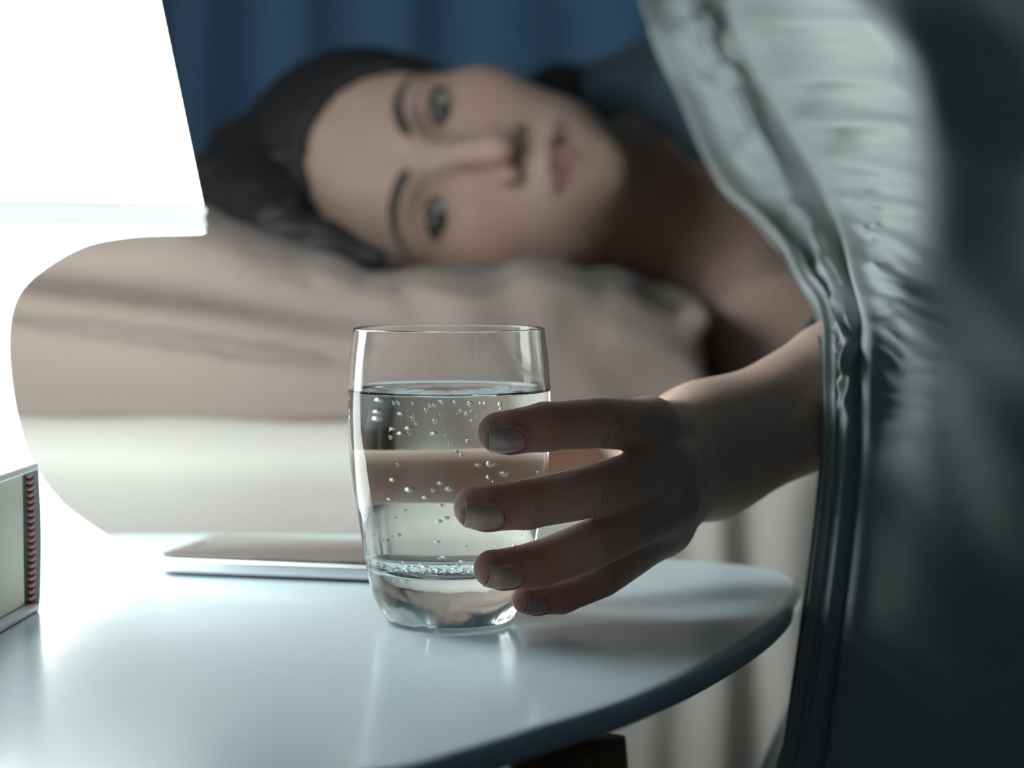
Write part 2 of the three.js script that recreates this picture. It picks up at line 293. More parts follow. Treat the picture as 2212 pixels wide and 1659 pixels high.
// ---------------------------------------------------------------- table lamp
const LD = 0.81, lampAt = at(-145, 1233, LD), LS = LD / F, lampX = lampAt.x, lampZ = lampAt.z;
{
  const yOf = (py) => at(-145, py, LD).y, base = V(lampX, T, lampZ);
  const t = thing('table_lamp', 'glowing white table lamp with flared base and conical shade beside the bed', 'lamp', base);
  const r = (px) => (px + 145) * LS, y = (py) => yOf(py) - T;
  const body = [[440, 504], [300, 509], [203, 525], [155, 545], [110, 572], [61, 613], [37, 650], [24, 700], [21, 760], [25, 822], [37, 902], [61, 988], [92, 1045], [135, 1100], [197, 1151], [246, 1187], [278, 1213]].map(([a, b]) => [r(a), y(b)]);
  const outer = spline2([...body, [r(291), 0.0035]], 120);
  const prof = [[0, y(497)], [r(436), y(497)], [r(446), y(500)], ...outer, [r(290), 0.0008], [r(286), 0], [r(240), 0], [r(225), 0.006], [0, 0.006]];
  const bulbY = 0.228;
  const glow = (k, extra = {}) => std({ color: RGB(0.82, 0.84, 0.83), roughness: 0.35, emissive: LAMP_COLOR, emissiveIntensity: k, ...extra });
  part('base', lathe(prof, 160), glow(BODY_GLOW), t);
  // shade: ribbed cone wall, rolled bottom band
  const y0 = y(446), y1 = y(-330), R0 = r(437), R1 = r(283), th = 0.0012, ribs = 150, seg = 1200;
  const wall = []; for (let j = 0; j <= 12; j++) { const k = j / 12, row = []; for (let i = 0; i <= seg; i++) { const a = i / seg * Math.PI * 2, q = lerp(R0, R1, k) + 0.00045 * Math.abs(Math.sin(a * ribs / 2)); row.push(V(Math.cos(a) * q, lerp(y0, y1, k), Math.sin(a) * q)); } wall.push(row); }
  const ribTex = tex(1024, 4, (u) => 0.93 + 0.05 * noise(u * 120, 0.5) + 0.03 * Math.sin(u * Math.PI * 2 * 75), {});
  const shadeG = sheet(wall, th); { const uvA = shadeG.attributes.uv; const total = Math.PI * (R0 + R1); for (let i = 0; i < uvA.count; i++) uvA.setX(i, uvA.getY(i) / total); }
  part('shade', shadeG, glow(SHADE_GLOW, { roughness: 0.6, emissiveMap: ribTex }), t, 'ribbed white cone shade');
  part('shade_band', lathe([[R0 + 0.0006, y0 + 0.0005], [R0 + 0.0022, y0 - 0.0012], [r(443), y(470)], [r(447), y(485)], [r(446), y(492)], [r(440), y(494)], [r(428), y(494)], [r(426), y(470)], [R0 - 0.0016, y0], [R0 + 0.0006, y0 + 0.0005]], 160), glow(0.86), t, 'smooth rolled bottom band');
  part('top_rim', lathe([[R1 - 0.003, y1 - 0.003], [R1 + 0.001, y1 - 0.003], [R1 + 0.001, y1 + 0.002], [R1 - 0.003, y1 + 0.002], [R1 - 0.003, y1 - 0.003]], 120), glow(0.83), t);
  part('bulb', lathe(spline2([[0, 0.035], [0.018, 0.03], [0.03, 0.01], [0.028, -0.008], [0.016, -0.03], [0.013, -0.045], [0, -0.046]], 40), 48).translate(0, bulbY, 0), glow(2.0), t);
  part('bulb_holder', lathe([[0, 0.046], [0.017, 0.046], [0.018, 0.02], [0.02, -0.02], [0, -0.02]], 48).translate(0, bulbY - 0.08, 0), std({ color: RGB(0.7, 0.7, 0.7), roughness: 0.5 }), t);
  const L = new THREE.PointLight(LAMP_COLOR, LAMP_CD); L.name = 'lamp_bulb'; L.position.set(lampX, T + bulbY, lampZ); L.castShadow = true; L.shadow.radius = 3.8; scene.add(L);
  const D = new THREE.SpotLight(LAMP_COLOR, DOWN_CD, 0, 1.30, 0.3); D.name = 'lamp_downlight'; D.position.set(lampX, T + bulbY, lampZ); D.target.position.set(lampX, 0, lampZ); D.castShadow = true; D.shadow.radius = 2.2; scene.add(D, D.target);
  const L2 = new THREE.PointLight(LAMP_COLOR, FOOT_CD); L2.name = 'lamp_base_glow'; L2.position.set(lampX, T + 0.055, lampZ); L2.castShadow = true; L2.shadow.radius = 2.0; scene.add(L2);
}

// ---------------------------------------------------------------- phone
{
  const a = onPlane(330, 1243, T), b = onPlane(580, 1253, T), dir = b.clone().sub(a).normalize(), turn = Math.atan2(-dir.z, dir.x);
  const len = 0.144, wid = 0.060, th = 0.0076;
  const t = thing('mobile_phone', 'dark slim mobile phone lying flat behind the water glass', 'phone', a.clone());
  t.rotation.y = turn;
  const rr = (l, w, r) => { const s = new THREE.Shape(); s.moveTo(r, 0); s.lineTo(l - r, 0); s.absarc(l - r, r, r, -Math.PI / 2, 0); s.lineTo(l, w - r); s.absarc(l - r, w - r, r, 0, Math.PI / 2); s.lineTo(r, w); s.absarc(r, w - r, r, Math.PI / 2, Math.PI); s.lineTo(0, r); s.absarc(r, r, r, Math.PI, Math.PI * 1.5); return s; };
  const slab = (l, w, r, h, bev, y) => new THREE.ExtrudeGeometry(rr(l - 2 * bev, w - 2 * bev, r), { depth: h - 2 * bev, bevelEnabled: true, bevelThickness: bev, bevelSize: bev, bevelSegments: 5, curveSegments: 12 }).rotateX(-Math.PI / 2).translate(bev, y + bev, -bev);
  const metal = std({ color: RGB(0.62, 0.64, 0.65), metalness: 0.9, roughness: 0.28 });
  part('frame', slab(len, wid, 0.007, th - 0.0022, 0.0016, 0.0012), metal, t, 'silver metal frame');
  part('back_cover', slab(len - 0.004, wid - 0.004, 0.006, 0.0016, 0.0006, 0).translate(0.002, 0, -0.002), std({ color: RGB(0.02, 0.024, 0.026), roughness: 0.3 }), t);
  part('screen', slab(len - 0.0016, wid - 0.0016, 0.0065, 0.0014, 0.0006, th - 0.0014).translate(0.0008, 0, -0.0008), std({ color: RGB(0.012, 0.014, 0.015), roughness: 0.12, clearcoat: 1, clearcoatRoughness: 0.04 }), t, 'switched-off glossy black screen');
  part('side_button', new RoundedBoxGeometry(0.012, 0.002, 0.0012, 2, 0.0005).translate(0.098, th * 0.48, 0.0001), metal, t);
  part('speaker_slot', new RoundedBoxGeometry(0.0007, 0.0003, 0.012, 2, 0.0001).translate(0.006, th + 0.00005, -wid / 2), std({ color: RGB(0.1, 0.1, 0.1), roughness: 0.6 }), t);
}

// ---------------------------------------------------------------- book
{
  const far = onPlane(88, 1319, T), near = onPlane(0, 1370, T), e = near.clone().sub(far).setY(0).normalize(), w = V(e.z, 0, -e.x); if (w.x > 0) w.negate();
  const t = thing('book', 'thick white hardcover book lying flat with a red and white headband', 'book', far.clone());
  t.rotation.y = Math.atan2(e.x, e.z);                      // local +z runs along the fore edge towards the camera, -x away to the left
  const hgt = 0.0498, bd = 0.0028, L = 0.205, D = 0.138;
  const coverM = std({ color: RGB(0.72, 0.75, 0.76), roughness: 0.32, clearcoat: 0.4, clearcoatRoughness: 0.2 });
  part('back_cover', new RoundedBoxGeometry(L, bd, D, 3, 0.0011).translate(-L / 2, bd / 2, D / 2), coverM, t);
  part('front_cover', new RoundedBoxGeometry(L, bd, D, 3, 0.0011).translate(-L / 2, hgt - bd / 2, D / 2), coverM, t);
  const sp = []; for (let i = 0; i <= 24; i++) { const k = i / 24, yy = lerp(0.0012, hgt - 0.0012, k), b = 0.0035 * Math.sin(k * Math.PI) ** 0.6; sp.push([V(-L + 0.0006, yy, -b), V(-L / 2, yy, -b), V(-0.0004, yy, -b)]); }
  part('spine', sheet(sp, 0.0022), coverM, t);
  const lines = tex(512, 512, (u, v) => { const k = 0.5 + 0.5 * Math.sin(v * 512 * 0.9 + 3 * noise(u * 3, v * 40)) * 0.5 + 0.5 * noise(u * 5, v * 160); return [0.965 + k * 0.03, 0.94 + k * 0.03, 0.87 + k * 0.03]; }, { srgb: true });
  const pageM = std({ map: lines, roughness: 0.85, bumpMap: lines, bumpScale: 0.0002 });
  const pb = new RoundedBoxGeometry(L - 0.007, hgt - 2 * bd - 0.0002, D - 0.009, 2, 0.0006).translate(-L / 2, hgt / 2, D / 2 + 0.0015);
  { const p = pb.attributes.position, u = pb.attributes.uv; for (let i = 0; i < p.count; i++) u.setXY(i, (p.getZ(i) + p.getX(i)) * 6, p.getY(i) * 18); }
  part('page_block', pb, pageM, t, 'cream page block seen at its end');
  // headband: twisted red and white thread along the spine end
  const cols = [RGB(0.42, 0.012, 0.02), RGB(0.72, 0.72, 0.72)], beads = [], n = 20;
  for (let i = 0; i < n * 2; i++) {
    const yy = lerp(bd + 0.0006, hgt - bd - 0.0006, (i + 0.5) / (n * 2)), g = new THREE.SphereGeometry(1, 14, 10).scale(0.0013, (hgt - 2 * bd) / n * 0.31, 0.0020).rotateX(i % 2 ? 0.35 : 0.35).translate(-0.0022, yy, 0.0036 - 0.0016 * Math.sin((yy / hgt) * Math.PI));
    const c = cols[i % 2], a = new Float32Array(g.attributes.position.count * 3); for (let k = 0; k < a.length; k += 3) { a[k] = c.r; a[k + 1] = c.g; a[k + 2] = c.b; } g.setAttribute('color', new THREE.BufferAttribute(a, 3)); beads.push(g);
  }
  part('headband', mergeGeometries(beads), std({ vertexColors: true, roughness: 0.85 }), t, 'red and white twisted headband');
}

// ---------------------------------------------------------------- glass of water
const glassC = onPlane(971, 1340, T);
const gOut = spline2([[0.0185, 0.0004], [0.0205, 0.0010], [0.0222, 0.0035], [0.0254, 0.0105], [0.0273, 0.021], [0.0298, 0.036], [0.0318, 0.050], [0.0327, 0.062], [0.0328, 0.072], [0.0322, 0.083], [0.0308, 0.0945]], 90);
const radiusAt = (prof, h) => { for (let i = 0; i + 1 < prof.length; i++) if (h >= prof[i][1] && h <= prof[i + 1][1]) return lerp(prof[i][0], prof[i + 1][0], (h - prof[i][1]) / (prof[i + 1][1] - prof[i][1] || 1)); return h < prof[0][1] ? prof[0][0] : prof[prof.length - 1][0]; };
const gIn = spline2([[0, 0.0158], [0.010, 0.0161], [0.0180, 0.0172], [0.0225, 0.0200], [0.0250, 0.0250], [0.0276, 0.036], [0.0298, 0.050], [0.0309, 0.062], [0.0312, 0.072], [0.0308, 0.083], [0.02965, 0.0945]], 90);
const WL = 0.0743;                                        // water level above the table
{
  const t = thing('drinking_glass', 'clear rounded tumbler held by the hand on the white table', 'glass', glassC.clone());
  const dry = gIn.filter(([, y]) => y > WL + 0.0013), wetR = radiusAt(gIn, WL + 0.0013);
  const rim = []; for (let i = 1; i < 10; i++) { const a = Math.PI * i / 10, rc = 0.030225, rr = 0.000575; rim.push([rc + Math.cos(a) * rr, 0.0945 + Math.sin(a) * rr]); }
  const prof = [[0, 0.0016], [0.008, 0.0015], [0.0145, 0.0010], [0.0172, 0.0002], ...gOut, ...rim, ...dry.reverse(), [wetR, WL + 0.0013]];
  const glassM = std({ color: 0xffffff, roughness: 0.0, transmission: 1, thickness: 0.002, ior: 1.5, attenuationColor: RGB(0.82, 0.93, 0.91), attenuationDistance: 0.12, specularIntensity: 1 });
  const tg = lathe(prof, 256); { const p = tg.attributes.position; for (let i = 0; i < p.count; i++) { const y = p.getY(i), k = 1 - sstep(0.006, 0.02, y); if (k <= 0) continue; const a = Math.atan2(p.getX(i), p.getZ(i)), r = Math.hypot(p.getX(i), p.getZ(i)); if (r < 1e-5) continue; const q = 1 + k * (0.009 * noise(3.5 * Math.cos(a), 3.5 * Math.sin(a), y * 160) + 0.005 * noise(10 * Math.cos(a), 10 * Math.sin(a), y * 110)) * sstep(0.01, 0.02, r); p.setX(i, p.getX(i) * q); p.setZ(i, p.getZ(i) * q); } tg.computeVertexNormals(); }
  // the thick pressed base is less polished than the wall above it
  const vb = (4 + gOut.filter(([, y]) => y < 0.015).length) / (prof.length - 1);
  glassM.roughness = 0.16; glassM.roughnessMap = tex(4, 512, (u, v) => 1 - sstep(vb * 0.8, vb, v)); glassM.roughnessMap.wrapT = THREE.ClampToEdgeWrapping;
  part('tumbler', tg, glassM, t);
  // water: the surface against the glass (glass to water) and the free surface (water to air)
  const w = thing('sparkling_water', 'clear sparkling water full of bubbles inside the tumbler', 'water', glassC.clone());
  const sideM = std({ color: 0xffffff, roughness: 0.0, transmission: 1, thickness: 0.03, ior: 1.5 / 1.333 });
  const topM = std({ color: 0xffffff, roughness: 0.0, transmission: 1, thickness: 0.03, ior: 1.333 });
  const wet = gIn.filter(([, y]) => y <= WL + 0.0013); wet.push([wetR, WL + 0.0013]);
  const side = lathe(wet, 192);                             // seen from inside the water, glass begins: the faces look inward
  const men = []; for (let i = 0; i <= 18; i++) { const k = i / 18, rr = wetR * k, dd = wetR - rr; men.push([rr, WL + 0.0013 * Math.exp(-dd / 0.0011)]); }
  const topG = new THREE.BufferGeometry(); {                // free surface, gently rippled
    const pos = [], idx = [], NR = 60, NA = 192;
    const hAt = (rr, a) => WL + 0.0013 * Math.exp(-(wetR - rr) / 0.0011) + 0.00012 * Math.sin(rr * 900 + 2 * Math.sin(a)) * (1 - rr / wetR) + 0.0001 * noise(rr * Math.cos(a) * 120, rr * Math.sin(a) * 120) * (1 - (rr / wetR) ** 4);
    pos.push(0, hAt(0, 0), 0);
    for (let i = 1; i <= NR; i++) { const rr = wetR * (1 - (1 - i / NR) ** 1.8); for (let k = 0; k < NA; k++) { const a = k / NA * Math.PI * 2; pos.push(rr * Math.sin(a), i === NR ? WL + 0.0013 : hAt(rr, a), rr * Math.cos(a)); } }
    for (let k = 0; k < NA; k++) idx.push(0, 1 + k, 1 + (k + 1) % NA);
    for (let i = 0; i + 1 < NR; i++) for (let k = 0; k < NA; k++) { const a = 1 + i * NA + k, b = 1 + i * NA + (k + 1) % NA; idx.push(a, a + NA, b, b, a + NA, b + NA); }
    topG.setAttribute('position', new THREE.Float32BufferAttribute(pos, 3)); topG.setIndex(idx); topG.computeVertexNormals();
  }
  const outward = (g, want) => { const n = g.attributes.normal, p = g.attributes.position, ix = g.index.array; let s = 0; for (let k = 0; k < ix.length; k += 3) { const A = V().fromBufferAttribute(p, ix[k]), B = V().fromBufferAttribute(p, ix[k + 1]), C = V().fromBufferAttribute(p, ix[k + 2]); s += want(B.sub(A).cross(C.sub(A)), A); } if (s < 0) { for (let k = 0; k < ix.length; k += 3) [ix[k + 1], ix[k + 2]] = [ix[k + 2], ix[k + 1]]; } g.computeVertexNormals(); return g; };
  outward(topG, (n) => n.y);
  outward(side, (n, A) => -(n.x * A.x + n.z * A.z));       // faces look into the water, so that glass is the dense side
  part('water_surface', topG, topM, w);
  part('water_body', side, sideM, w);
  // bubbles
  const bub = (r) => { const g = new THREE.SphereGeometry(r, 20, 14), ix = g.index.array; for (let k = 0; k < ix.length; k += 3) [ix[k + 1], ix[k + 2]] = [ix[k + 2], ix[k + 1]]; const n = g.attributes.normal.array; for (let k = 0; k < n.length; k++) n[k] *= -1; return g; };
  const sizes = [0.00032, 0.00042, 0.00052, 0.00062, 0.00075, 0.0009].map((r) => [r, bub(r)]);
  const placed = [];
  const put = (p, s) => { const [r, g] = sizes[s]; for (const [q, rq] of placed) if (q.distanceTo(p) < r + rq) return; placed.push([p, r]); part('bubble', g, topM, w).position.copy(p); };
  const wallBubble = (a, h, s) => { const r = sizes[s][0], rad = radiusAt(gIn, h) - r - 0.00016; put(V(Math.sin(a) * rad, h, Math.cos(a) * rad), s); };
  const frontAt = (cx, cy, s) => {                          // stuck to the near wall where the photograph has it
    const px = 700 + cx * 0.434, py = 680 + cy * 0.434; let d = 0.672, p;
    for (let i = 0; i < 6; i++) { p = at(px, py, d).sub(glassC); const rad = radiusAt(gIn, p.y), zz = rad * rad - p.x * p.x; if (zz <= 0) return; d += p.z - Math.sqrt(zz); }
    wallBubble(Math.atan2(p.x, p.z), Math.min(p.y, WL - 0.0012), s);
  };
  for (const [x, y, s] of [[505, 475, 4], [525, 453, 3], [547, 452, 3], [560, 434, 4], [548, 533, 5], [437, 517, 4], [454, 540, 4], [421, 591, 4], [330, 610, 4], [183, 500, 3], [652, 435, 4], [680, 478, 3], [727, 443, 5], [711, 491, 4], [733, 478, 1], [876, 445, 4], [878, 468, 2], [605, 604, 2], [622, 640, 2], [716, 628, 4], [659, 681, 3], [684, 700, 4], [819, 738, 4], [816, 806, 3], [364, 745, 3], [540, 873, 3], [664, 920, 3], [409, 969, 1], [379, 1092, 3], [328, 1116, 2], [308, 1116, 1], [264, 1087, 2], [246, 1115, 1], [264, 1140, 1], [570, 1205, 4], [343, 440, 4], [367, 440, 4], [438, 440, 3], [801, 440, 3], [780, 440, 3], [588, 440, 2], [577, 496, 1], [662, 492, 0], [761, 505, 0], [733, 527, 1], [704, 1146, 1], [838, 828, 0], [762, 858, 0], [285, 494, 0], [329, 577, 0], [419, 506, 0], [445, 498, 0], [363, 1006, 1], [348, 1097, 0], [212, 1080, 2], [238, 1070, 1], [205, 1190, 2], [230, 1215, 2], [838, 1180, 1]]) frontAt(x, y, s);
  for (let i = 0; i < 54; i++) { const a = Math.PI * (0.62 + 0.76 * rnd()), h = rnd() < 0.55 ? lerp(0.058, WL - 0.002, rnd()) : lerp(0.022, 0.06, rnd()); wallBubble(a, h, 1 + Math.floor(rnd() * 5)); }
  for (let i = 0; i < 16; i++) wallBubble((rnd() < 0.5 ? 1 : -1) * lerp(0.9, 1.7, rnd()), lerp(0.024, WL - 0.002, rnd()), Math.floor(rnd() * 4));
  for (let i = 0; i < 135; i++) { const a = rnd() * Math.PI * 2, rr = 0.0225 * Math.sqrt(rnd()), s = Math.floor(rnd() * 5.2); let h = 0.0158; for (let k = 0; k + 1 < gIn.length; k++) if (rr >= gIn[k][0] && rr < gIn[k + 1][0]) { h = lerp(gIn[k][1], gIn[k + 1][1], (rr - gIn[k][0]) / (gIn[k + 1][0] - gIn[k][0])); break; } put(V(Math.sin(a) * rr, h + sizes[s][0] * 1.15 + 0.0001, Math.cos(a) * rr), s); }
}

// ---------------------------------------------------------------- bed
const MT = 0.535, MZ = -0.300;                            // mattress top and its near side
{
  const t = thing('bed', 'low bed with a thick mattress under the white sheet', 'bed', V(0.45, 0, MZ - 0.785));
  const lin = cloth(0.6, 0.59, 0.56);
  part('mattress', new RoundedBoxGeometry(1.98, 0.24, 1.56, 4, 0.04).translate(0, MT - 0.128, 0), lin, t);
  const wood = std({ color: RGB(0.15, 0.1, 0.065), roughness: 0.5 });
  part('bed_frame', new RoundedBoxGeometry(1.98, 0.12, 1.56, 3, 0.012).translate(0, 0.23, 0), wood, t);
  for (const [x, z] of [[-0.92, 0.7], [0.92, 0.7], [-0.92, -0.7], [0.92, -0.7]]) part('leg', new THREE.CylinderGeometry(0.026, 0.02, 0.17, 24).translate(x, 0.085, z), wood, t);
  part('headboard', new RoundedBoxGeometry(0.05, 0.75, 1.6, 4, 0.015).translate(-1.025, 0.5, 0), cloth(0.18, 0.22, 0.25), t, 'padded grey headboard');
  // sheet over the mattress, hanging down the near side in folds
  const s = thing('bed_sheet', 'white cotton sheet hanging down the side of the bed behind the table', 'sheet', V(0, 0, 0));
  const P = [], NX = 420;
  for (let i = 0; i <= NX; i++) {
    const x = lerp(-0.535, 1.42, i / NX), row = [], fold = sstep(0.055, 0.085, x), soft = 1 - fold;
    const drop = (y) => { const k = clamp((MT - y) / 0.45); const ph = x * 150 + 1.6 * noise(x * 14, 0.3) + 0.6 * k; return fold * (0.0025 + 0.0045 * k) * Math.sin(ph) + soft * 0.004 * noise(x * 14, y * 9); };
    const edge = MT + 0.003 + 0.003 * noise(x * 5, 1.7);
    for (let j = 0; j <= 14; j++) { const z = lerp(MZ - 1.3, MZ - 0.03, j / 14); row.push(V(x, edge + 0.003 * noise(x * 12, z * 12, 4), z)); }
    for (let j = 1; j <= 6; j++) { const a = j / 6 * Math.PI / 2; row.push(V(x, edge - 0.026 + 0.026 * Math.cos(a), MZ - 0.03 + 0.036 * Math.sin(a) + drop(edge - 0.026) * (j / 6))); }
    for (let j = 1; j <= 36; j++) { const y = lerp(edge - 0.026, 0.06, j / 36); row.push(V(x + fold * 0.003 * Math.sin(y * 20 + x * 60), y, MZ + 0.006 + drop(y))); }
    P.push(row);
  }
  part('sheet_panel', sheet(P, -0.002), cloth(0.47, 0.455, 0.42), s);
}
// ---------------------------------------------------------------- the person: head frame first, other things lean on it
const tilt = 0.03, yaw = 0.25, pitchHead = 0.05;
const hY = V(-Math.cos(tilt), Math.sin(tilt), 0), hUp = V(Math.sin(tilt), Math.cos(tilt), 0);
let hZ = V(0, 0, 1).multiplyScalar(Math.cos(yaw)).addScaledVector(hUp, Math.sin(yaw)), hX = hUp.clone().multiplyScalar(Math.cos(yaw)).addScaledVector(V(0, 0, 1), -Math.sin(yaw));
{ const c = Math.cos(pitchHead), s = Math.sin(pitchHead), z0 = hZ.clone(), y0 = hY.clone(); hZ = z0.clone().multiplyScalar(c).addScaledVector(y0, s); hY.multiplyScalar(c).addScaledVector(z0, -s); }
const headO = at(943, 347, 1.17).addScaledVector(hZ, -0.082);
const toHead = (x, y, z) => { const a = x - headO.x, b = y - headO.y, c = z - headO.z; return [(a * hX.x + b * hX.y + c * hX.z) * 1000, (a * hY.x + b * hY.y + c * hY.z) * 1000, (a * hZ.x + b * hZ.y + c * hZ.z) * 1000]; };
const fromHead = (x, y, z) => headO.clone().addScaledVector(hX, x / 1000).addScaledVector(hY, y / 1000).addScaledVector(hZ, z / 1000);

// head field in head millimetres
const mm = (x, y, z) => V(x, y, z);
const H_ = {
  cranium: ellipsoid(0, 28, -8, 71, 83, 92), face: ellipsoid(0, -22, 32, 60, 78, 56), jaw: ellipsoid(0, -66, 45, 41, 33, 38), chin: ball(0, -88, 68, 16),
  fore: ellipsoid(0, 44, 44, 57, 50, 44), cheekL: ball(38, -24, 57, 20), cheekR: ball(-38, -24, 57, 20), mouth: ellipsoid(0, -62, 66, 30, 24, 26),
  bridge: cone(mm(0, 8, 84), mm(0, -30, 104), 6.5, 8), tip: ball(0, -35, 105, 8.6), alaL: ball(10.5, -40, 95, 7), alaR: ball(-10.5, -40, 95, 7),
  browL: cone(mm(12, 15, 85), mm(42, 17, 68), 6, 6), browR: cone(mm(-12, 15, 85), mm(-42, 17, 68), 6, 6),
  sockL: ellipsoid(31, -1, 90, 17, 11, 12), sockR: ellipsoid(-31, -1, 90, 17, 11, 12), lidL: ball(31, 0, 69, 13.4), lidR: ball(-31, 0, 69, 13.4),
  nosL: ellipsoid(6, -45.5, 99, 3.6, 3.5, 4.5), nosR: ellipsoid(-6, -45.5, 99, 3.6, 3.5, 4.5),
  up1: cone(mm(3, -61.2, 90), mm(23, -66, 79.5), 5.2, 2.4), up2: cone(mm(-3, -61.2, 90), mm(-23, -66, 79.5), 5.2, 2.4),
  lo1: cone(mm(0, -72, 87.5), mm(20, -68, 79.5), 6.6, 2.6), lo2: cone(mm(0, -72, 87.5), mm(-20, -68, 79.5), 6.6, 2.6), gapL: cone(mm(0, -66.3, 95.5), mm(23, -66.5, 82), 1.1, 1.3), gapR: cone(mm(0, -66.3, 95.5), mm(-23, -66.5, 82), 1.1, 1.3),
  earL: ellipsoid(71, -10, -14, 7, 28, 16), earR: ellipsoid(-71, -10, -14, 7, 28, 16),
};
function headField(x, y, z) {                              // millimetres
  let d = smin(H_.cranium(x, y, z), H_.face(x, y, z), 25);
  if (d > 60) return d - 10;
  d = smin(d, H_.jaw(x, y, z), 22); d = smin(d, H_.fore(x, y, z), 25); d = smin(d, H_.chin(x, y, z), 16);
  d = smin(d, H_.cheekL(x, y, z), 22); d = smin(d, H_.cheekR(x, y, z), 22); d = smin(d, H_.mouth(x, y, z), 16);
  d = smin(d, H_.browL(x, y, z), 14); d = smin(d, H_.browR(x, y, z), 14);
  d = smax(d, -H_.sockL(x, y, z), 12); d = smax(d, -H_.sockR(x, y, z), 12);
  d = smin(d, H_.bridge(x, y, z), 9); d = smin(d, H_.tip(x, y, z), 5); d = smin(d, H_.alaL(x, y, z), 5); d = smin(d, H_.alaR(x, y, z), 5);
  d = smax(d, -H_.nosL(x, y, z), 2.5); d = smax(d, -H_.nosR(x, y, z), 2.5);
  d = smin(d, Math.min(H_.up1(x, y, z), H_.up2(x, y, z)), 3.5); d = smin(d, Math.min(H_.lo1(x, y, z), H_.lo2(x, y, z)), 4);
  d = smax(d, -Math.min(H_.gapL(x, y, z), H_.gapR(x, y, z)), 1.2);
  d = smin(d, H_.lidL(x, y, z), 4); d = smin(d, H_.lidR(x, y, z), 4);
  if (z > 60) for (const s of [1, -1]) {                   // almond opening of the lids
    const ex = x - 31 * s, ey = y + 0.3, al = Math.max(Math.hypot(ex, ey - 11.2) - 16.6, Math.hypot(ex, ey + 12) - 16.6);
    d = smax(d, -Math.max(al, 69 - z), 1.0);
  }
  d = smin(d, H_.earL(x, y, z), 5); d = smin(d, H_.earR(x, y, z), 5);
  return d;
}
// pillow
{
  const t = thing('pillow', 'taupe pillow with creased edges under the head', 'pillow', V(0, 0, 0));
  const cx = -0.137, hx = 0.226, z0 = MZ - 0.032, z1 = -0.84, cz = (z0 + z1) / 2, hz = (z0 - z1) / 2, yb = MT + 0.003;
  const f = (x, y, z) => {
    const k = clamp((x - cx) / hx, -1.2, 1.2), kz = clamp((z - cz) / hz, -1.2, 1.2);
    let top = lerp(0.642, 0.624, clamp((x + 0.16) / 0.05)); top = lerp(top, 0.612, clamp((x + 0.11) / 0.04)); top = lerp(top, 0.608, clamp((x + 0.07) / 0.1)); top = lerp(top, 0.588, sstep(0.035, 0.088, x)); top += 0.004 * (1 - kz * kz);
    top += 0.003 * noise(x * 18, z * 18, 2);
    const hy = (top - yb) / 2, my = (top + yb) / 2 + 0.004 * Math.sin(x * 9);
    const r = y < my ? 0.007 : Math.min(lerp(0.034, 0.014, sstep(0.3, 0.8, k)), hy * 0.8), qx = Math.abs(x - cx) - hx + r * (k > 0 ? 0.35 : 1), qy = Math.abs(y - my) - hy + r, qz = Math.abs(z - cz) - hz + r;
    let d = Math.hypot(Math.max(qx, 0), Math.max(qy, 0), Math.max(qz, 0)) + Math.min(Math.max(qx, qy, qz), 0) - r;
    // creases that run down from the head, a long sag on the left, and folds at the case's open end
    const c1 = Math.abs(noise(x * 30 + 0.8 * noise(x * 6, y * 12), y * 7, 1.3)), near = sstep(-0.15, -0.07, x) * (1 - sstep(0.02, 0.07, x)) * sstep(0.56, 0.6, y);
    d += 0.013 * near * (0.3 - c1 * 1.7);
    const sag = y - (0.607 - 0.032 * clamp((x + 0.33) / 0.25) - 0.02 * clamp(x + 0.16, 0, 0.1)); d += 0.016 * Math.exp(-sag * sag / 0.00016) * (1 - sstep(-0.10, -0.02, x)) * sstep(cz, z0 - 0.03, z);
    d += 0.003 * noise(x * 9, y * 16, z * 9) + 0.009 * sstep(0.02, 0.07, x) * Math.sin(y * 120 + x * 90 + 2 * noise(x * 20, y * 20)) * 0.5;
    const [a, b, c] = toHead(x, y, z); const hd = Math.min(H_.cranium(a, b, c), H_.face(a, b, c), H_.cheekR(a, b, c)) / 1000;
    return smax(d, -(hd - 0.001), 0.012);
  };
  part('pillowcase', surfaceNets(f, [-0.40, MT - 0.01, -0.89], [0.12, 0.72, MZ + 0.03], 0.004, { uv: boxUv, slack: 2 }), cloth(0.212, 0.170, 0.149), t);
  const seam = []; for (let i = 0; i <= 40; i++) { const x = lerp(-0.33, 0.07, i / 40); seam.push(V(x, 0.572 + 0.004 * Math.sin(x * 9), MZ + 0.0)); }
}

// ---------------------------------------------------------------- the person
const person = thing('person', 'dark-haired woman lying with her head on the taupe pillow and reaching for the glass', 'person', V(0, 0, 0));
const SKIN = [0.54, 0.375, 0.305];
const elbow = at(2640, 560, 0.83);
// ---- forearm, shared by the hand's grid and the body's grid
const armTop = cone(at(1548, 922, 0.750), at(1800, 785, 0.769), 0.0120, 0.0140), armLow = cone(at(1547, 1022, 0.752), at(1800, 911, 0.771), 0.0120, 0.0142);
const armTop2 = cone(at(1800, 785, 0.769), elbow, 0.0140, 0.034), armLow2 = cone(at(1800, 911, 0.771), elbow, 0.0142, 0.034);
const foreArm = (x, y, z) => smin(smin(armTop(x, y, z), armTop2(x, y, z), 0.006), smin(armLow(x, y, z), armLow2(x, y, z), 0.006), 0.022);
const cutP = at(1895, 806, 0.7725), cutN = elbow.clone().sub(at(1800, 848, 0.770)).normalize();
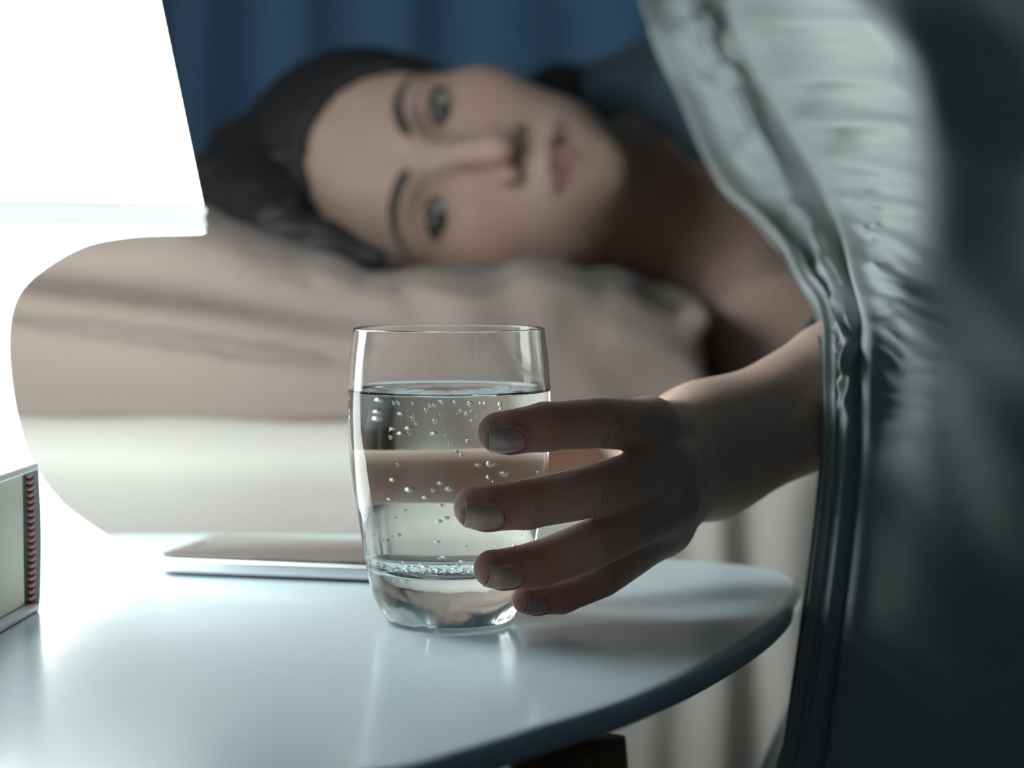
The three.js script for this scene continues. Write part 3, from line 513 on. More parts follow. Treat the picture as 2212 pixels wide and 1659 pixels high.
// ---- hand
const DORSAL = V(0, -0.42, 0.9).normalize();
const fingerData = [
  { n: 'index', j: [[1402, 919, 0.700], [1295, 914, 0.678], [1178, 922, 0.667], [1101, 934, 0.6645]], r: [8.5, 8.0, 7.5, 6.9], nail: 10.0, wide: 8.6 },
  { n: 'middle', j: [[1440, 1012, 0.701], [1276, 1062, 0.676], [1138, 1090, 0.668], [1051, 1098, 0.664]], r: [8.8, 8.3, 7.6, 7.2], nail: 11.0, wide: 8.8 },
  { n: 'ring', j: [[1442, 1090, 0.704], [1284, 1174, 0.681], [1158, 1221, 0.676], [1087, 1230, 0.669]], r: [9.0, 7.9, 7.2, 6.4], nail: 10.0, wide: 8.0 },
  { n: 'little', j: [[1436, 1142, 0.711], [1302, 1247, 0.694], [1212, 1287, 0.690], [1158, 1296, 0.684]], r: [8.0, 6.5, 5.7, 4.9], nail: 6.6, wide: 6.2 },
];
const fingers = fingerData.map((d) => {
  const J = d.j.map((p) => at(...p)), r = d.r.map((x) => x / 1000), axis = J[3].clone().sub(J[2]).normalize();
  const dorsal = DORSAL.clone().addScaledVector(axis, -DORSAL.dot(axis)).normalize(), side = axis.clone().cross(dorsal);
  const pad = J[3].clone().addScaledVector(axis, 0.0034).addScaledVector(dorsal, -0.0010);
  const cones = [cone(J[0], J[1], r[0], r[1]), cone(J[1], J[2], r[1], r[2]), cone(J[2], J[3], r[2], r[3]), cone(J[3], pad, r[3], r[3] * 0.92)];
  const creases = [];
  [[1, 1], [2, 0.7]].forEach(([k, a]) => { const ax = J[k + 1].clone().sub(J[k - 1]).normalize(), dn = DORSAL.clone().addScaledVector(ax, -DORSAL.dot(ax)).normalize(); for (const [t, s] of k === 1 ? [[-4.6, 0.5], [-3, 0.8], [-1.5, 1], [0, 0.9], [1.4, 1], [3, 0.8], [4.4, 0.5]] : [[-1.6, 0.8], [0, 1], [1.5, 0.7]]) creases.push({ p: J[k], ax, dn, t: t / 1000, a: a * s * 0.00028, R: r[k] }); });
  return { ...d, J, r, axis, dorsal, side, cones, creases };
});
const thumbJ = [[1492, 962, 0.758], [1318, 985, 0.770], [1090, 1001, 0.746], [884, 1003, 0.7425]].map((p) => at(...p));
const thumb = [cone(thumbJ[0], thumbJ[1], 0.0135, 0.0112), cone(thumbJ[1], thumbJ[2], 0.0108, 0.0088), cone(thumbJ[2], thumbJ[3], 0.0088, 0.0074), ball(...at(1420, 975, 0.752).toArray(), 0.013)];
const carpal = [[1505, 924, 0.747], [1516, 940, 0.743], [1526, 972, 0.744], [1533, 1016, 0.750]].map((p) => at(...p));
const metacarpals = fingers.map((f, k) => cone(f.J[0], carpal[k], f.r[0] * 0.94, [0.0100, 0.0105, 0.0105, 0.0098][k]));
const tendons = fingers.map((f, k) => cone(f.J[0].clone().add(V(0.001, 0, f.r[0] * 0.72)), carpal[k].clone().add(V(0.003, -0.001, 0.0092)), 0.0022, 0.0016));
const palmFill = cone(at(1400, 1030, 0.728), at(1500, 975, 0.752), 0.0125, 0.014);
const NAIL_SHIFT = 0.0021;
function nailMask(f, x, y, z) {                            // 1 inside the nail's bed on the back of the finger
  const px = x - f.J[3].x, py = y - f.J[3].y, pz = z - f.J[3].z;
  const n = px * f.dorsal.x + py * f.dorsal.y + pz * f.dorsal.z; if (n < 0) return 0;
  const a = px * f.axis.x + py * f.axis.y + pz * f.axis.z - NAIL_SHIFT, s = px * f.side.x + py * f.side.y + pz * f.side.z;
  const L = f.nail / 2000, Wd = f.wide / 2000, ang = Math.atan2(s, n + 0.001) * (f.r[3]);
  const u = Math.abs(ang) / (Wd * 1.06), v = Math.abs(a) / (L * 1.06);
  const va = Math.max(v - 0.0, 0), e = a < 0 ? 2.1 : 5; return Math.pow(Math.pow(u, e) + Math.pow(va, e), 1 / e);
}
function handField(x, y, z) {
  let fd = 1;
  for (const f of fingers) {
    let d = smin(Math.min(f.cones[0](x, y, z), f.cones[1](x, y, z)), Math.min(f.cones[2](x, y, z), f.cones[3](x, y, z)), 0.0015);
    if (d < 0.002 && d > -0.004) {
      for (const c of f.creases) { const px = x - c.p.x, py = y - c.p.y, pz = z - c.p.z, t = px * c.ax.x + py * c.ax.y + pz * c.ax.z; if (Math.abs(t) > 0.007) continue; const nn = px * c.dn.x + py * c.dn.y + pz * c.dn.z; if (nn < 0) continue; const lat = Math.sqrt(Math.max(px * px + py * py + pz * pz - t * t - nn * nn, 0)), q = (t - c.t * (1 - 0.35 * (lat / c.R) ** 2) + 0.0007 * noise(x * 420, y * 420, z * 420)) / 0.00046; d += c.a * Math.exp(-q * q) * sstep(0.15, 0.7, nn / c.R) * (1 - 0.5 * lat / c.R); }
      const m = nailMask(f, x, y, z); if (m > 0 && m < 1.6) d += 0.00045 * (1 - sstep(0.92, 1.06, m)) - 0.00028 * Math.exp(-(((m - 1.2) / 0.16) ** 2));
    }
    fd = smin(fd, d, 0.0022);
  }
  let palm = smin(smin(metacarpals[0](x, y, z), metacarpals[1](x, y, z), 0.009), smin(metacarpals[2](x, y, z), metacarpals[3](x, y, z), 0.009), 0.010);
  palm = smin(palm, palmFill(x, y, z), 0.012);
  palm = smin(palm, Math.min(tendons[0](x, y, z), tendons[1](x, y, z), tendons[2](x, y, z), tendons[3](x, y, z)), 0.006);
  palm = smin(palm, foreArm(x, y, z), 0.020);
  let th = smin(thumb[0](x, y, z), thumb[1](x, y, z), 0.006); th = smin(th, thumb[2](x, y, z), 0.004); th = smin(th, thumb[3](x, y, z), 0.012);
  palm = smin(palm, th, 0.010);
  return smin(fd, palm, 0.0055);
}
// ---- torso, neck, arms
const chestA = V(0.20, 0.662, -0.73), chestB = V(0.42, 0.665, -0.73), shL = V(0.235, 0.735, -0.40), shR = V(0.16, 0.592, -0.63), elR = V(0.140, 0.568, -0.415);
const B_ = {
  neck: cone(fromHead(0, -45, -14), V(0.14, 0.645, -0.70), 0.049, 0.054), torso: cone(chestA, chestB, 0.098, 0.108), shL: cone(shL, V(0.21, 0.70, -0.66), 0.050, 0.07), shR: cone(shR, V(0.19, 0.64, -0.69), 0.048, 0.07),
  upL: cone(shL, elbow, 0.046, 0.036), upR: cone(shR, elR, 0.042, 0.036), foR: cone(elR, V(0.42, 0.572, -0.37), 0.036, 0.028), clav: cone(V(0.10, 0.675, -0.67), shL, 0.036, 0.04),
};
const torsoField = (x, y, z) => smin(smin(smin(B_.torso(x, y, z), B_.shL(x, y, z), 0.05), B_.shR(x, y, z), 0.05), smin(B_.upL(x, y, z), B_.upR(x, y, z), 0.02), 0.03);
function bodyField(x, y, z) {
  let d = smin(torsoField(x, y, z), B_.neck(x, y, z), 0.05); d = smin(d, B_.clav(x, y, z), 0.04); d = smin(d, B_.foR(x, y, z), 0.02);
  d = smin(d, foreArm(x, y, z), 0.02);
  const [a, b, c] = toHead(x, y, z), q = Math.hypot(a, b, c) - 175;
  return q > 0 ? Math.min(d, q / 1000 + 0.03) : smin(d, headField(a, b, c) / 1000, 0.018);
}
function handColor(x, y, z) {
  const c = SKIN.slice(), red = (k) => { c[0] *= 1 - 0.10 * k; c[1] *= 1 - 0.42 * k; c[2] *= 1 - 0.40 * k; };
  for (const f of fingers) {
    const dt = Math.hypot(x - f.J[3].x, y - f.J[3].y, z - f.J[3].z); if (dt < 0.022) { red(0.5 * (1 - sstep(0.008, 0.026, dt))); const m = nailMask(f, x, y, z); if (m > 0) { const aa = (x - f.J[3].x) * f.axis.x + (y - f.J[3].y) * f.axis.y + (z - f.J[3].z) * f.axis.z; red(1.35 * Math.exp(-(((m - 1.06) / 0.12) ** 2)) * (1 - sstep(-0.001, 0.0035, aa)) + 0.3 * (1 - sstep(0.9, 1.05, m))); }; }  // fingertip flush plus red backlit glow, both painted into the skin colour
    for (const k of [1, 2]) { const dk = Math.hypot(x - f.J[k].x, y - f.J[k].y, z - f.J[k].z); if (dk < 0.016) red(0.16 * (1 - sstep(0.005, 0.016, dk))); }
  }
  const m = 1 + 0.07 * noise(x * 260, y * 260, z * 260) + 0.05 * noise(x * 900, y * 900, z * 900);
  return c.map((v) => clamp(v * m, 0, 0.9));
}
function bodyColor(x, y, z) {
  const [a, b, c] = toHead(x, y, z), out = SKIN.slice(), m = 1 + 0.05 * noise(x * 60, y * 60, z * 60);
  if (Math.hypot(a, b, c) < 170) {
    const e = Math.abs(a) / 23.5, yU = -60.0 - 5.8 * e ** 1.6 + 1.2 * Math.exp(-((a / 3) ** 2)) * -1, yL = -74.8 + 8.6 * e ** 2, k = e < 1 && c > 60 ? sstep(-0.8, 0.8, Math.min(yU - b, b - yL)) : 0;
    const pink = 0.5 * Math.exp(-(((Math.hypot(a - 38, b + 26)) / 22) ** 2)) + 0.5 * Math.exp(-(((Math.hypot(a + 38, b + 26)) / 22) ** 2)) + 0.5 * Math.exp(-((Math.hypot(a, b + 34, c - 105) / 14) ** 2));
    out[1] *= 1 - 0.16 * pink; out[2] *= 1 - 0.14 * pink;
    const lid = Math.exp(-((Math.min(Math.hypot(a - 31, b - 1, c - 78), Math.hypot(a + 31, b - 1, c - 78)) / 15) ** 2)); for (let i = 0; i < 3; i++) out[i] *= 1 - 0.22 * lid;
    const L = [0.33, 0.17, 0.175]; for (let i = 0; i < 3; i++) out[i] = lerp(out[i], L[i], k);
  }
  return out.map((v) => v * m);
}
{
  const skinBump = tex(256, 256, (u, v) => 0.5 + 0.22 * Math.sin((u * 16 + v * 9 + noise(u * 8, v * 8)) * 6.283) * Math.sin((v * 14 - u * 8 + noise(u * 8, v * 8, 4)) * 6.283) + 0.4 * noise(u * 60, v * 60), { repeat: 75 });
  // light passes through the thin fingers and much less through the hand and the body: u, v are metres of the skin's own uv
  const thin = tex(128, 128, (u, v) => 0.04 + 0.38 * (1 - sstep(0.010, 0.050, u * 0.2 - 0.06)) * sstep(0, 0.02, u) * (1 - sstep(0.60, 0.62, v * 0.2 + 0.45)) * sstep(0.45, 0.48, v * 0.2 + 0.45));
  thin.wrapS = thin.wrapT = THREE.ClampToEdgeWrapping; thin.repeat.set(5, 5); thin.offset.set(0.3, -2.25);
  const skinM = std({ vertexColors: true, roughness: 0.92, clearcoat: 0.16, clearcoatRoughness: 0.42, transmission: 1, transmissionMap: thin, thickness: 0, bumpMap: skinBump, bumpScale: 0.00006 });
  const lo = [thumbJ[3].x - 0.012, T + 0.0015, -0.15 - 0.02], hi = [cutP.x + 0.03, 0.615, 0.06];
  const gH = surfaceNets(handField, lo, hi, 0.00065, { color: handColor, uv: (x, y) => [x, y], slack: 1.35 });
  const gB = surfaceNets(bodyField, [-0.17, 0.47, -0.86], [0.46, 0.82, -0.03], 0.0032, { color: bodyColor, uv: boxUv, slack: 1.6 });
  // cut both across the forearm under the blanket and sew the two rims together: one continuous surface
  const sideOf = (p, i) => (p.getX(i) - cutP.x) * cutN.x + (p.getY(i) - cutP.y) * cutN.y + (p.getZ(i) - cutP.z) * cutN.z;
  const nearArm = (p, i) => Math.hypot(p.getX(i) - cutP.x, p.getY(i) - cutP.y, p.getZ(i) - cutP.z);
  const clip = (g, keep) => { const p = g.attributes.position, ix = g.index.array, out = []; for (let k = 0; k < ix.length; k += 3) if (keep(p, ix[k]) && keep(p, ix[k + 1]) && keep(p, ix[k + 2])) out.push(ix[k], ix[k + 1], ix[k + 2]); return out; };
  const ih = clip(gH, (p, i) => sideOf(p, i) < -0.0015), ib = clip(gB, (p, i) => sideOf(p, i) > 0.0015 || nearArm(p, i) > 0.12);
  const rim = (g, idx) => {
    const cnt = new Map(); const N = 4194304;
    for (let k = 0; k < idx.length; k += 3) for (let e = 0; e < 3; e++) { const a = idx[k + e], b = idx[k + (e + 1) % 3], key = Math.min(a, b) * N + Math.max(a, b); cnt.set(key, (cnt.get(key) ?? 0) + 1); }
    const s = new Set(); const p = g.attributes.position;
    for (const [k, c] of cnt) if (c === 1) { const a = Math.floor(k / N), b = k % N; for (const i of [a, b]) if (Math.abs(sideOf(p, i)) < 0.012 && nearArm(p, i) < 0.06) s.add(i); }
    const u = V(0, 1, 0).addScaledVector(cutN, -cutN.y).normalize(), w = cutN.clone().cross(u);
    return [...s].map((i) => { const q = V().fromBufferAttribute(p, i).sub(cutP); return [Math.atan2(q.dot(w), q.dot(u)), i]; }).sort((a, b) => a[0] - b[0]);
  };
  const rh = rim(gH, ih), rb = rim(gB, ib), NH = gH.attributes.position.count, sew = [];
  let a = 0, b = 0;
  while (a < rh.length || b < rb.length) {
    const A = rh[a % rh.length][1], Bv = rb[b % rb.length][1] + NH;
    if (b >= rb.length || (a < rh.length && rh[a][0] <= rb[b][0])) { sew.push(A, rh[(a + 1) % rh.length][1], Bv); a++; } else { sew.push(A, rb[(b + 1) % rb.length][1] + NH, Bv); b++; }
  }
  const cat = (k, n) => { const x = gH.attributes[k].array, y = gB.attributes[k].array, o = new Float32Array(x.length + y.length); o.set(x); o.set(y, x.length); return new THREE.BufferAttribute(o, n); };
  const g = new THREE.BufferGeometry();
  g.setAttribute('position', cat('position', 3)); g.setAttribute('normal', cat('normal', 3)); g.setAttribute('color', cat('color', 3)); g.setAttribute('uv', cat('uv', 2));
  const all = new Uint32Array(ih.length + ib.length + sew.length); all.set(ih); for (let k = 0; k < ib.length; k++) all[ih.length + k] = ib[k] + NH; all.set(sew, ih.length + ib.length);
  // drop vertices that the cut left unused
  const map = new Int32Array(g.attributes.position.count).fill(-1); let used = 0; for (const i of all) if (map[i] < 0) map[i] = used++;
  const o = new THREE.BufferGeometry();
  for (const [k, n] of [['position', 3], ['normal', 3], ['color', 3], ['uv', 2]]) { const src = g.attributes[k].array, dst = new Float32Array(used * n); for (let i = 0; i < map.length; i++) if (map[i] >= 0) for (let c = 0; c < n; c++) dst[map[i] * n + c] = src[i * n + c]; o.setAttribute(k, new THREE.BufferAttribute(dst, n)); }
  o.setIndex(new THREE.BufferAttribute(all.map((i) => map[i]), 1));
  console.log('body tris', all.length / 3, 'rims', rh.length, rb.length);
  part('body', o, skinM, person);
  // fingernails: curved plates
  const nailM = std({ color: RGB(0.50, 0.32, 0.28), roughness: 0.35, clearcoat: 0.45, clearcoatRoughness: 0.18, transmission: 0.15, thickness: 0 });
  const nail = (J3, axis, dorsal, r, Lm, Wm) => {
    const hit = (a) => { let t = r * 1.9; const q = J3.clone().addScaledVector(axis, a); for (let i = 0; i < 40; i++) { const d = handField(q.x + dorsal.x * t, q.y + dorsal.y * t, q.z + dorsal.z * t); t -= d * 0.8; } return t; };
    const L = Lm / 1000, h0 = hit(-L / 2 * 0.9) + 0.0002, h1 = hit(L * 0.1) + 0.0008, side = axis.clone().cross(dorsal), Wd = Wm / 2000, P = [], rc = Wd * 1.12, maxA = Math.asin(Math.min(0.93, Wd / rc));
    for (let i = 0; i <= 28; i++) { const v = i / 28, row = [], a = -L / 2 + v * L, wk = (v < 0.62 ? Math.pow(1 - Math.pow((0.62 - v) / 0.62, 2.1), 1 / 2.1) : 1) * (1 - 0.05 * sstep(0.6, 1, v));
      for (let j = 0; j <= 24; j++) { const u = (j / 24 * 2 - 1) * Math.max(wk, 0.03), th = u * maxA, end = v === 1 || i > 26 ? 0.0004 * (1 - u * u) * (i - 26) / 2 : 0;
        row.push(J3.clone().addScaledVector(axis, a + end).addScaledVector(side, Math.sin(th) * rc).addScaledVector(dorsal, lerp(h0, h1, v / 0.6) - rc + Math.cos(th) * rc - 0.9 * Math.max(a, 0) ** 2 / 0.012)); }
      P.push(row); }
    return sheet(P, 0.00042);
  };
  for (const f of fingers) part('fingernail', nail(f.J[3].clone().addScaledVector(f.axis, NAIL_SHIFT), f.axis, f.dorsal, f.r[3], f.nail, f.wide), nailM, person);
  const tA = thumbJ[3].clone().sub(thumbJ[2]).normalize(), tD = V(0, 0.75, -0.66).addScaledVector(tA, -V(0, 0.75, -0.66).dot(tA)).normalize();
  part('fingernail', nail(thumbJ[3], tA, tD, 0.0074, 11.5, 10.5), nailM, person);

  // eyes, lashes, brows
  const eyeWhite = std({ color: RGB(0.36, 0.33, 0.315), roughness: 0.4, clearcoat: 0.3, clearcoatRoughness: 0.08 });
  const irisM = std({ color: RGB(0.022, 0.014, 0.010), roughness: 0.5, clearcoat: 0.25, clearcoatRoughness: 0.03 }), pupilM = std({ color: RGB(0.004, 0.004, 0.004), roughness: 0.15, clearcoat: 1, clearcoatRoughness: 0.02 });
  const hairM = std({ color: RGB(0.012, 0.011, 0.012), roughness: 0.6 });
  const headZ = (x, y) => { let z = 135; for (let i = 0; i < 80; i++) { const d = headField(x, y, z); if (d < 0.05) break; z -= Math.max(d * 0.6, 0.05); } return z; };
  for (const s of [1, -1]) {
    const c = fromHead(31 * s, 0, 69), eye = part('eye', new THREE.SphereGeometry(0.0121, 40, 30), eyeWhite, person); eye.position.copy(c);
    const q = new THREE.Quaternion().setFromUnitVectors(V(0, 1, 0), at(1000, 640, 0.05).sub(c).normalize());
    const cap = (r, a) => new THREE.SphereGeometry(r, 40, 12, 0, Math.PI * 2, 0, a).applyQuaternion(q);
    part('iris', cap(0.01222, 0.55), irisM, eye, 'dark brown iris'); part('pupil', cap(0.01230, 0.21), pupilM, eye);
    const lash = [], low = []; for (let i = 0; i <= 16; i++) { const dx = lerp(-12.4, 12.6, i / 16), y = Math.sqrt(16.6 ** 2 - dx * dx) - 12 - 0.1, yl = 11.2 - Math.sqrt(16.6 ** 2 - dx * dx) - 0.4, zz = (yy) => 69 + Math.sqrt(Math.max(13.5 ** 2 - dx * dx - yy * yy, 4)); lash.push(fromHead(31 * s + dx, y, zz(y) + 1.0)); low.push(fromHead(31 * s + dx, yl, zz(yl) + 0.2)); }
    part('eyelashes', new THREE.TubeGeometry(new THREE.CatmullRomCurve3(lash), 40, 0.00115, 8), hairM, person); part('eyelashes', new THREE.TubeGeometry(new THREE.CatmullRomCurve3(low), 40, 0.0005, 8), hairM, person);
    const mid = new THREE.CatmullRomCurve3([[9, 14.5], [18, 19], [30, 22], [42, 20], [52, 14]].map(([x, y]) => V(x * s, y, 0))), P = [];
    for (let i = 0; i <= 30; i++) { const k = i / 30, p = mid.getPoint(k), row = [], hw = lerp(3.3, 0.9, k ** 1.4) * sstep(-0.05, 0.1, k); for (let j = 0; j <= 6; j++) { const y = p.y + (j / 6 * 2 - 1) * hw; row.push(fromHead(p.x, y, headZ(p.x, y) + 0.9 - 0.6 * Math.abs(j / 3 - 1))); } P.push(row); }
    part('eyebrow', sheet(s > 0 ? P : P.reverse(), 0.0012), hairM, person);
  }
  // hair: combed back, spread on the pillow and behind the neck
  const cap = ellipsoid(0, 50, -14, 84, 75, 88), cutF = ellipsoid(0, -22, 100, 72, 94, 88), cutN2 = ellipsoid(0, -120, 20, 90, 90, 80);
  const locks = [[[520, 325, 1.22], [468, 395, 1.17], 0.016, 0.015], [[468, 395, 1.17], [590, 492, 1.105], 0.015, 0.012], [[590, 492, 1.105], [700, 528, 1.095], 0.012, 0.010], [[700, 528, 1.095], [812, 556, 1.09], 0.010, 0.005], [[520, 340, 1.22], [575, 455, 1.13], 0.018, 0.016], [[560, 455, 1.13], [640, 545, 1.09], 0.014, 0.006]].map(([p, q, r, s]) => cone(at(...p), at(...q), r, s));
  const back = [cone(fromHead(40, -30, -60), at(1220, 250, 1.38), 0.036, 0.026), cone(at(1220, 250, 1.38), at(1360, 340, 1.41), 0.026, 0.024), cone(fromHead(0, 20, -70), fromHead(20, -90, -75), 0.05, 0.04)];
  const hairField = (x, y, z) => {
    const [a, b, c] = toHead(x, y, z);
    let d = smin(smin(H_.cranium(a, b, c), H_.fore(a, b, c), 25), cap(a, b, c), 10) - 8; if (d < 40) d = smax(smax(d, -cutF(a, b, c), 5), -cutN2(a, b, c), 8); d /= 1000;
    for (const l of locks) d = smin(d, l(x, y, z), 0.012); for (const l of back) d = smin(d, l(x, y, z), 0.03);
    return Math.abs(d) < 0.02 ? d + 0.0012 * noise(a * 0.30 + 0.02 * c, b * 0.03, c * 0.05) + 0.0006 * noise(a * 0.9, b * 0.06, c * 0.1) : d;
  };
  part('hair', surfaceNets(hairField, [-0.20, 0.54, -0.80], [0.16, 0.80, -0.34], 0.0026, { uv: boxUv, slack: 1.6 }), hairM, person, 'dark hair combed back');
  // pyjama top
  const M = cloth(0.06, 0.10, 0.125), open = [cone(V(0.05, 0.62, -0.65), at(1490, 590, 1.28), 0.068, 0.055), cone(at(1490, 590, 1.28), at(1620, 655, 1.22), 0.055, 0.034)], collar = cone(V(0.045, 0.700, -0.71), V(0.15, 0.715, -0.60), 0.030, 0.044);
  const top = (x, y, z) => {
    let d = smin(smin(B_.torso(x, y, z), B_.shL(x, y, z), 0.05), B_.shR(x, y, z), 0.04); d = smin(d, smin(B_.upL(x, y, z), smin(B_.clav(x, y, z), collar(x, y, z), 0.02), 0.03), 0.03) - 0.0075;
    if (Math.abs(d) < 0.03) d += 0.004 * noise(x * 26, y * 26, z * 26) + 0.002 * noise(x * 70, y * 40, z * 70);
    d = smax(d, -smin(open[0](x, y, z), open[1](x, y, z), 0.03), 0.006);
    return smax(d, (x - cutP.x) * -cutN.x + (y - elbow.y) * -0.2 + (z - elbow.z + 0.06) * 1, 0.004);
  };
  part('pyjama_top', surfaceNets(top, [0.0, 0.50, -0.88], [0.46, 0.83, -0.06], 0.004, { uv: boxUv, slack: 2 }), M, person, 'blue grey pyjama top');
  const net = [[[1700, 757, 0.832], [1745, 738, 0.85], [1795, 745, 0.865]], [[1735, 716, 0.85], [1768, 700, 0.866], [1810, 700, 0.875]], [[1788, 668, 0.872], [1830, 655, 0.885], [1880, 650, 0.9]]].map((r) => r.map((p) => at(...p)));
  const P = []; for (let i = 0; i <= 20; i++) { const row = []; for (let j = 0; j <= 20; j++) { const p = netPoint(net, i / 20, j / 20); p.z += 0.002 * Math.sin(j * 0.9 + i * 0.3); row.push(p); } P.push(row); }
  part('sleeve_cuff', sheet(P, 0.002), M, person);
}

// ---------------------------------------------------------------- blanket
{
  const N = [
    [[1460, -200, 1.40], [1510, -230, 1.38], [1570, -260, 1.36], [1700, -300, 1.30], [1900, -330, 1.2], [2150, -330, 1.1], [2600, -300, 1.05]],
    [[1395, -30, 1.22], [1465, -70, 1.19], [1535, -90, 1.165], [1680, -140, 1.09], [1820, -180, 0.94], [2150, -160, 0.91], [2600, -120, 0.91]],
    [[1418, 60, 1.16], [1488, 50, 1.135], [1565, 45, 1.115], [1680, 20, 1.02], [1825, -10, 0.83], [2150, -20, 0.822], [2600, 0, 0.822]],
    [[1478, 210, 1.13], [1558, 205, 1.11], [1645, 200, 1.09], [1755, 170, 0.99], [1910, 150, 0.80], [2190, 140, 0.794], [2600, 150, 0.794]],
    [[1545, 375, 1.09], [1635, 370, 1.07], [1738, 360, 1.04], [1840, 330, 0.93], [1940, 310, 0.78], [2210, 310, 0.776], [2600, 320, 0.776]],
    [[1640, 500, 1.03], [1715, 495, 1.01], [1798, 480, 0.955], [1880, 460, 0.86], [1960, 450, 0.76], [2225, 455, 0.757], [2600, 470, 0.757]],
    [[1757, 617, 0.850], [1792, 613, 0.82], [1832, 606, 0.787], [1905, 592, 0.757], [1985, 585, 0.742], [2230, 600, 0.741], [2600, 610, 0.741]],
    [[1782, 720, 0.758], [1812, 720, 0.752], [1850, 718, 0.746], [1930, 712, 0.741], [2010, 712, 0.735], [2230, 720, 0.733], [2600, 740, 0.733]],
    [[1790, 850, 0.747], [1816, 850, 0.742], [1852, 850, 0.738], [1930, 850, 0.737], [2030, 850, 0.729], [2230, 860, 0.725], [2600, 870, 0.725]],
    [[1785, 1000, 0.748], [1812, 1000, 0.745], [1850, 1000, 0.742], [1925, 1000, 0.736], [2030, 1000, 0.729], [2230, 1010, 0.725], [2600, 1010, 0.725]],
    [[1763, 1200, 0.748], [1792, 1200, 0.745], [1830, 1200, 0.742], [1910, 1200, 0.736], [2020, 1200, 0.729], [2225, 1200, 0.725], [2600, 1200, 0.725]],
    [[1734, 1400, 0.748], [1768, 1400, 0.745], [1805, 1400, 0.741], [1890, 1400, 0.735], [2010, 1400, 0.729], [2220, 1400, 0.725], [2600, 1400, 0.725]],
    [[1703, 1600, 0.748], [1740, 1600, 0.744], [1780, 1600, 0.740], [1870, 1600, 0.734], [2000, 1600, 0.728], [2215, 1600, 0.725], [2600, 1600, 0.725]],
    [[1676, 1800, 0.748], [1716, 1800, 0.744], [1760, 1800, 0.740], [1850, 1800, 0.734], [1990, 1800, 0.728], [2210, 1800, 0.725], [2600, 1800, 0.725]],
    [[1640, 2900, 0.755], [1690, 2900, 0.75], [1740, 2900, 0.745], [1840, 2900, 0.738], [1980, 2900, 0.73], [2200, 2900, 0.728], [2600, 2900, 0.728]],
  ].map((r) => r.map((p) => at(...p)));
  [[0.76, -1.05], [0.81, -0.88], [0.82, -0.70], [0.80, -0.54], [0.76, -0.44], [0.70, -0.37], [0.645, -0.31], [0.60, -0.275], [0.565, -0.25], [0.54, -0.24], [0.51, -0.235], [0.48, -0.235], [0.45, -0.235], [0.42, -0.235], [0.25, -0.235]].forEach(([y, z], k) => { const q = N[k][6]; N[k].push(q.clone().add(V(0.09, 0, 0)), V(0.95, y, z)); });
  const nu = 340, nv = 300, P = [];
  const base = (u, v) => netPoint(N, u, v);
  for (let i = 0; i <= nu; i++) {
    const u = i / nu, row = [];
    for (let j = 0; j <= nv; j++) {
      const v = Math.pow(j / nv, 1.25), p = base(u, v), a = base(u + 0.004, v), b = base(u, v + 0.004), a0 = base(u - 0.004, v), b0 = base(u, v - 0.004);
      const n = a.sub(a0).cross(b.sub(b0)).normalize(); if (n.z + 0.3 * -n.x < 0) n.negate();
      const c = v * 8, r = u * 14;                          // column and row coordinates of the net
      let h = 0.009 * Math.exp(-(((c - 0.18) / 0.22) ** 2)) - 0.004 * Math.exp(-(((c - 0.75) / 0.25) ** 2)) * (1 - sstep(5, 7, r));   // rolled hem
      h *= 1 - 0.7 * sstep(5.4, 7.2, r);
      h += (1 - 0.8 * sstep(5.4, 7.2, r)) * (0.009 * Math.exp(-(((c - 1.5) / 0.25) ** 2)) - 0.014 * Math.exp(-(((c - 2.0) / 0.17) ** 2)) + 0.007 * Math.exp(-(((c - 2.4) / 0.22) ** 2)));           // seam between band and quilt
      const top = 1 - sstep(7.2, 9.0, r), w = r - 0.16 * Math.max(c - 2, 0) ** 1.4 + 0.10 * noise(r * 1.2, c * 0.8, 2), gather = sstep(2.4, 3.1, c) * (1 - sstep(3.0, 4.3, c));
      const rid = Math.pow(0.5 + 0.5 * Math.sin(w * 10 + 3.2 * noise(r * 0.8, 7.7)), 1.9);
      h += gather * (0.0130 - 0.007 * sstep(4.0, 6.0, r)) * rid * (0.5 + 0.7 * noise(r * 1.1, 3.3)) * top * 1.5 + gather * 0.0012 * Math.sin(w * 21 + 3 * noise(r * 2, c)) * top;
      const band = sstep(0.45, 0.8, c) * (1 - sstep(1.4, 1.7, c)); h += band * 0.0065 * noise(w * 3.2, c * 1.6, 9) * top;
      h += sstep(3.8, 5.0, c) * 0.005 * noise(r * 0.5 - c * 0.7, c * 0.25 + r * 0.1, 3);
      row.push(p.addScaledVector(n, h));
    }
    P.push(row);
  }
  const t = thing('blanket', 'white quilted blanket with a gathered hem draped over the reaching arm and bed side', 'blanket', V(0, 0, 0));
  // hem band and quilt are sewn from two pieces that meet at the seam
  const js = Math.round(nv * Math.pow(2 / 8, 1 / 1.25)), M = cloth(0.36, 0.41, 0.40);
  const probe = (g) => { const n = g.attributes.normal; let s = 0; for (let i = 0; i < n.count / 2; i += 7) s += n.getZ(i) - 0.3 * n.getX(i); return s; };
  const make = (rows) => { let g = sheet(rows, 0.004); if (probe(g) < 0) g = sheet(rows.slice().reverse(), 0.004); return g; };
  part('quilt', make(P.map((r) => r.slice(js))), M, t); part('hem_band', make(P.map((r) => r.slice(0, js + 1))), M, t);
}
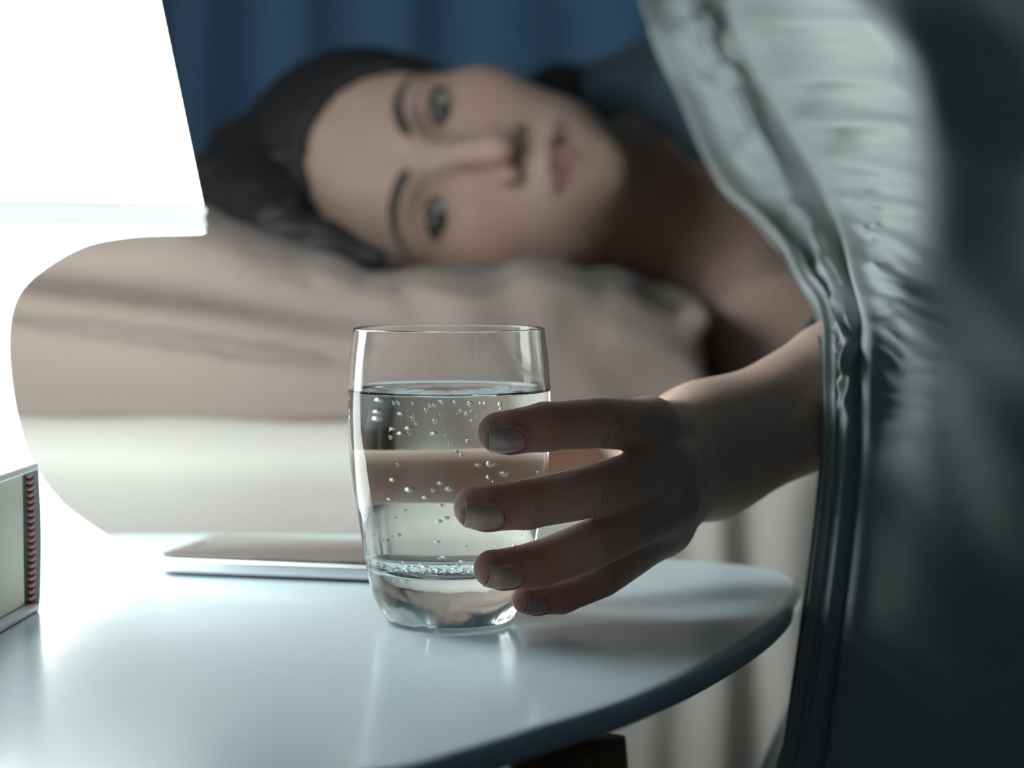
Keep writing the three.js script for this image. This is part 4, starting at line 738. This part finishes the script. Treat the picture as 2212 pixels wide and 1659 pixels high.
// lighter under-sheet corner that hangs out below the blanket
{
  const N = [[[1765, 1290, 0.850], [1850, 1290, 0.815], [1950, 1290, 0.79]], [[1722, 1450, 0.865], [1800, 1450, 0.82], [1900, 1450, 0.79]], [[1645, 1640, 0.87], [1745, 1640, 0.83], [1880, 1640, 0.79]], [[1560, 1850, 0.87], [1690, 1850, 0.83], [1850, 1850, 0.79]]].map((r) => r.map((p) => at(...p)));
  const P = []; for (let i = 0; i <= 50; i++) { const row = []; for (let j = 0; j <= 40; j++) { const p = netPoint(N, i / 50, j / 40); p.z += 0.004 * Math.sin(j * 0.35 + i * 0.05); row.push(p); } P.push(row); }
  const t = thing('top_sheet', 'pale corner of a top sheet hanging out beneath the blanket by the table', 'sheet', V(0, 0, 0));
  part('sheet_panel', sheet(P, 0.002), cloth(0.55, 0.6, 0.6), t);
}
renderer.render(scene, camera);
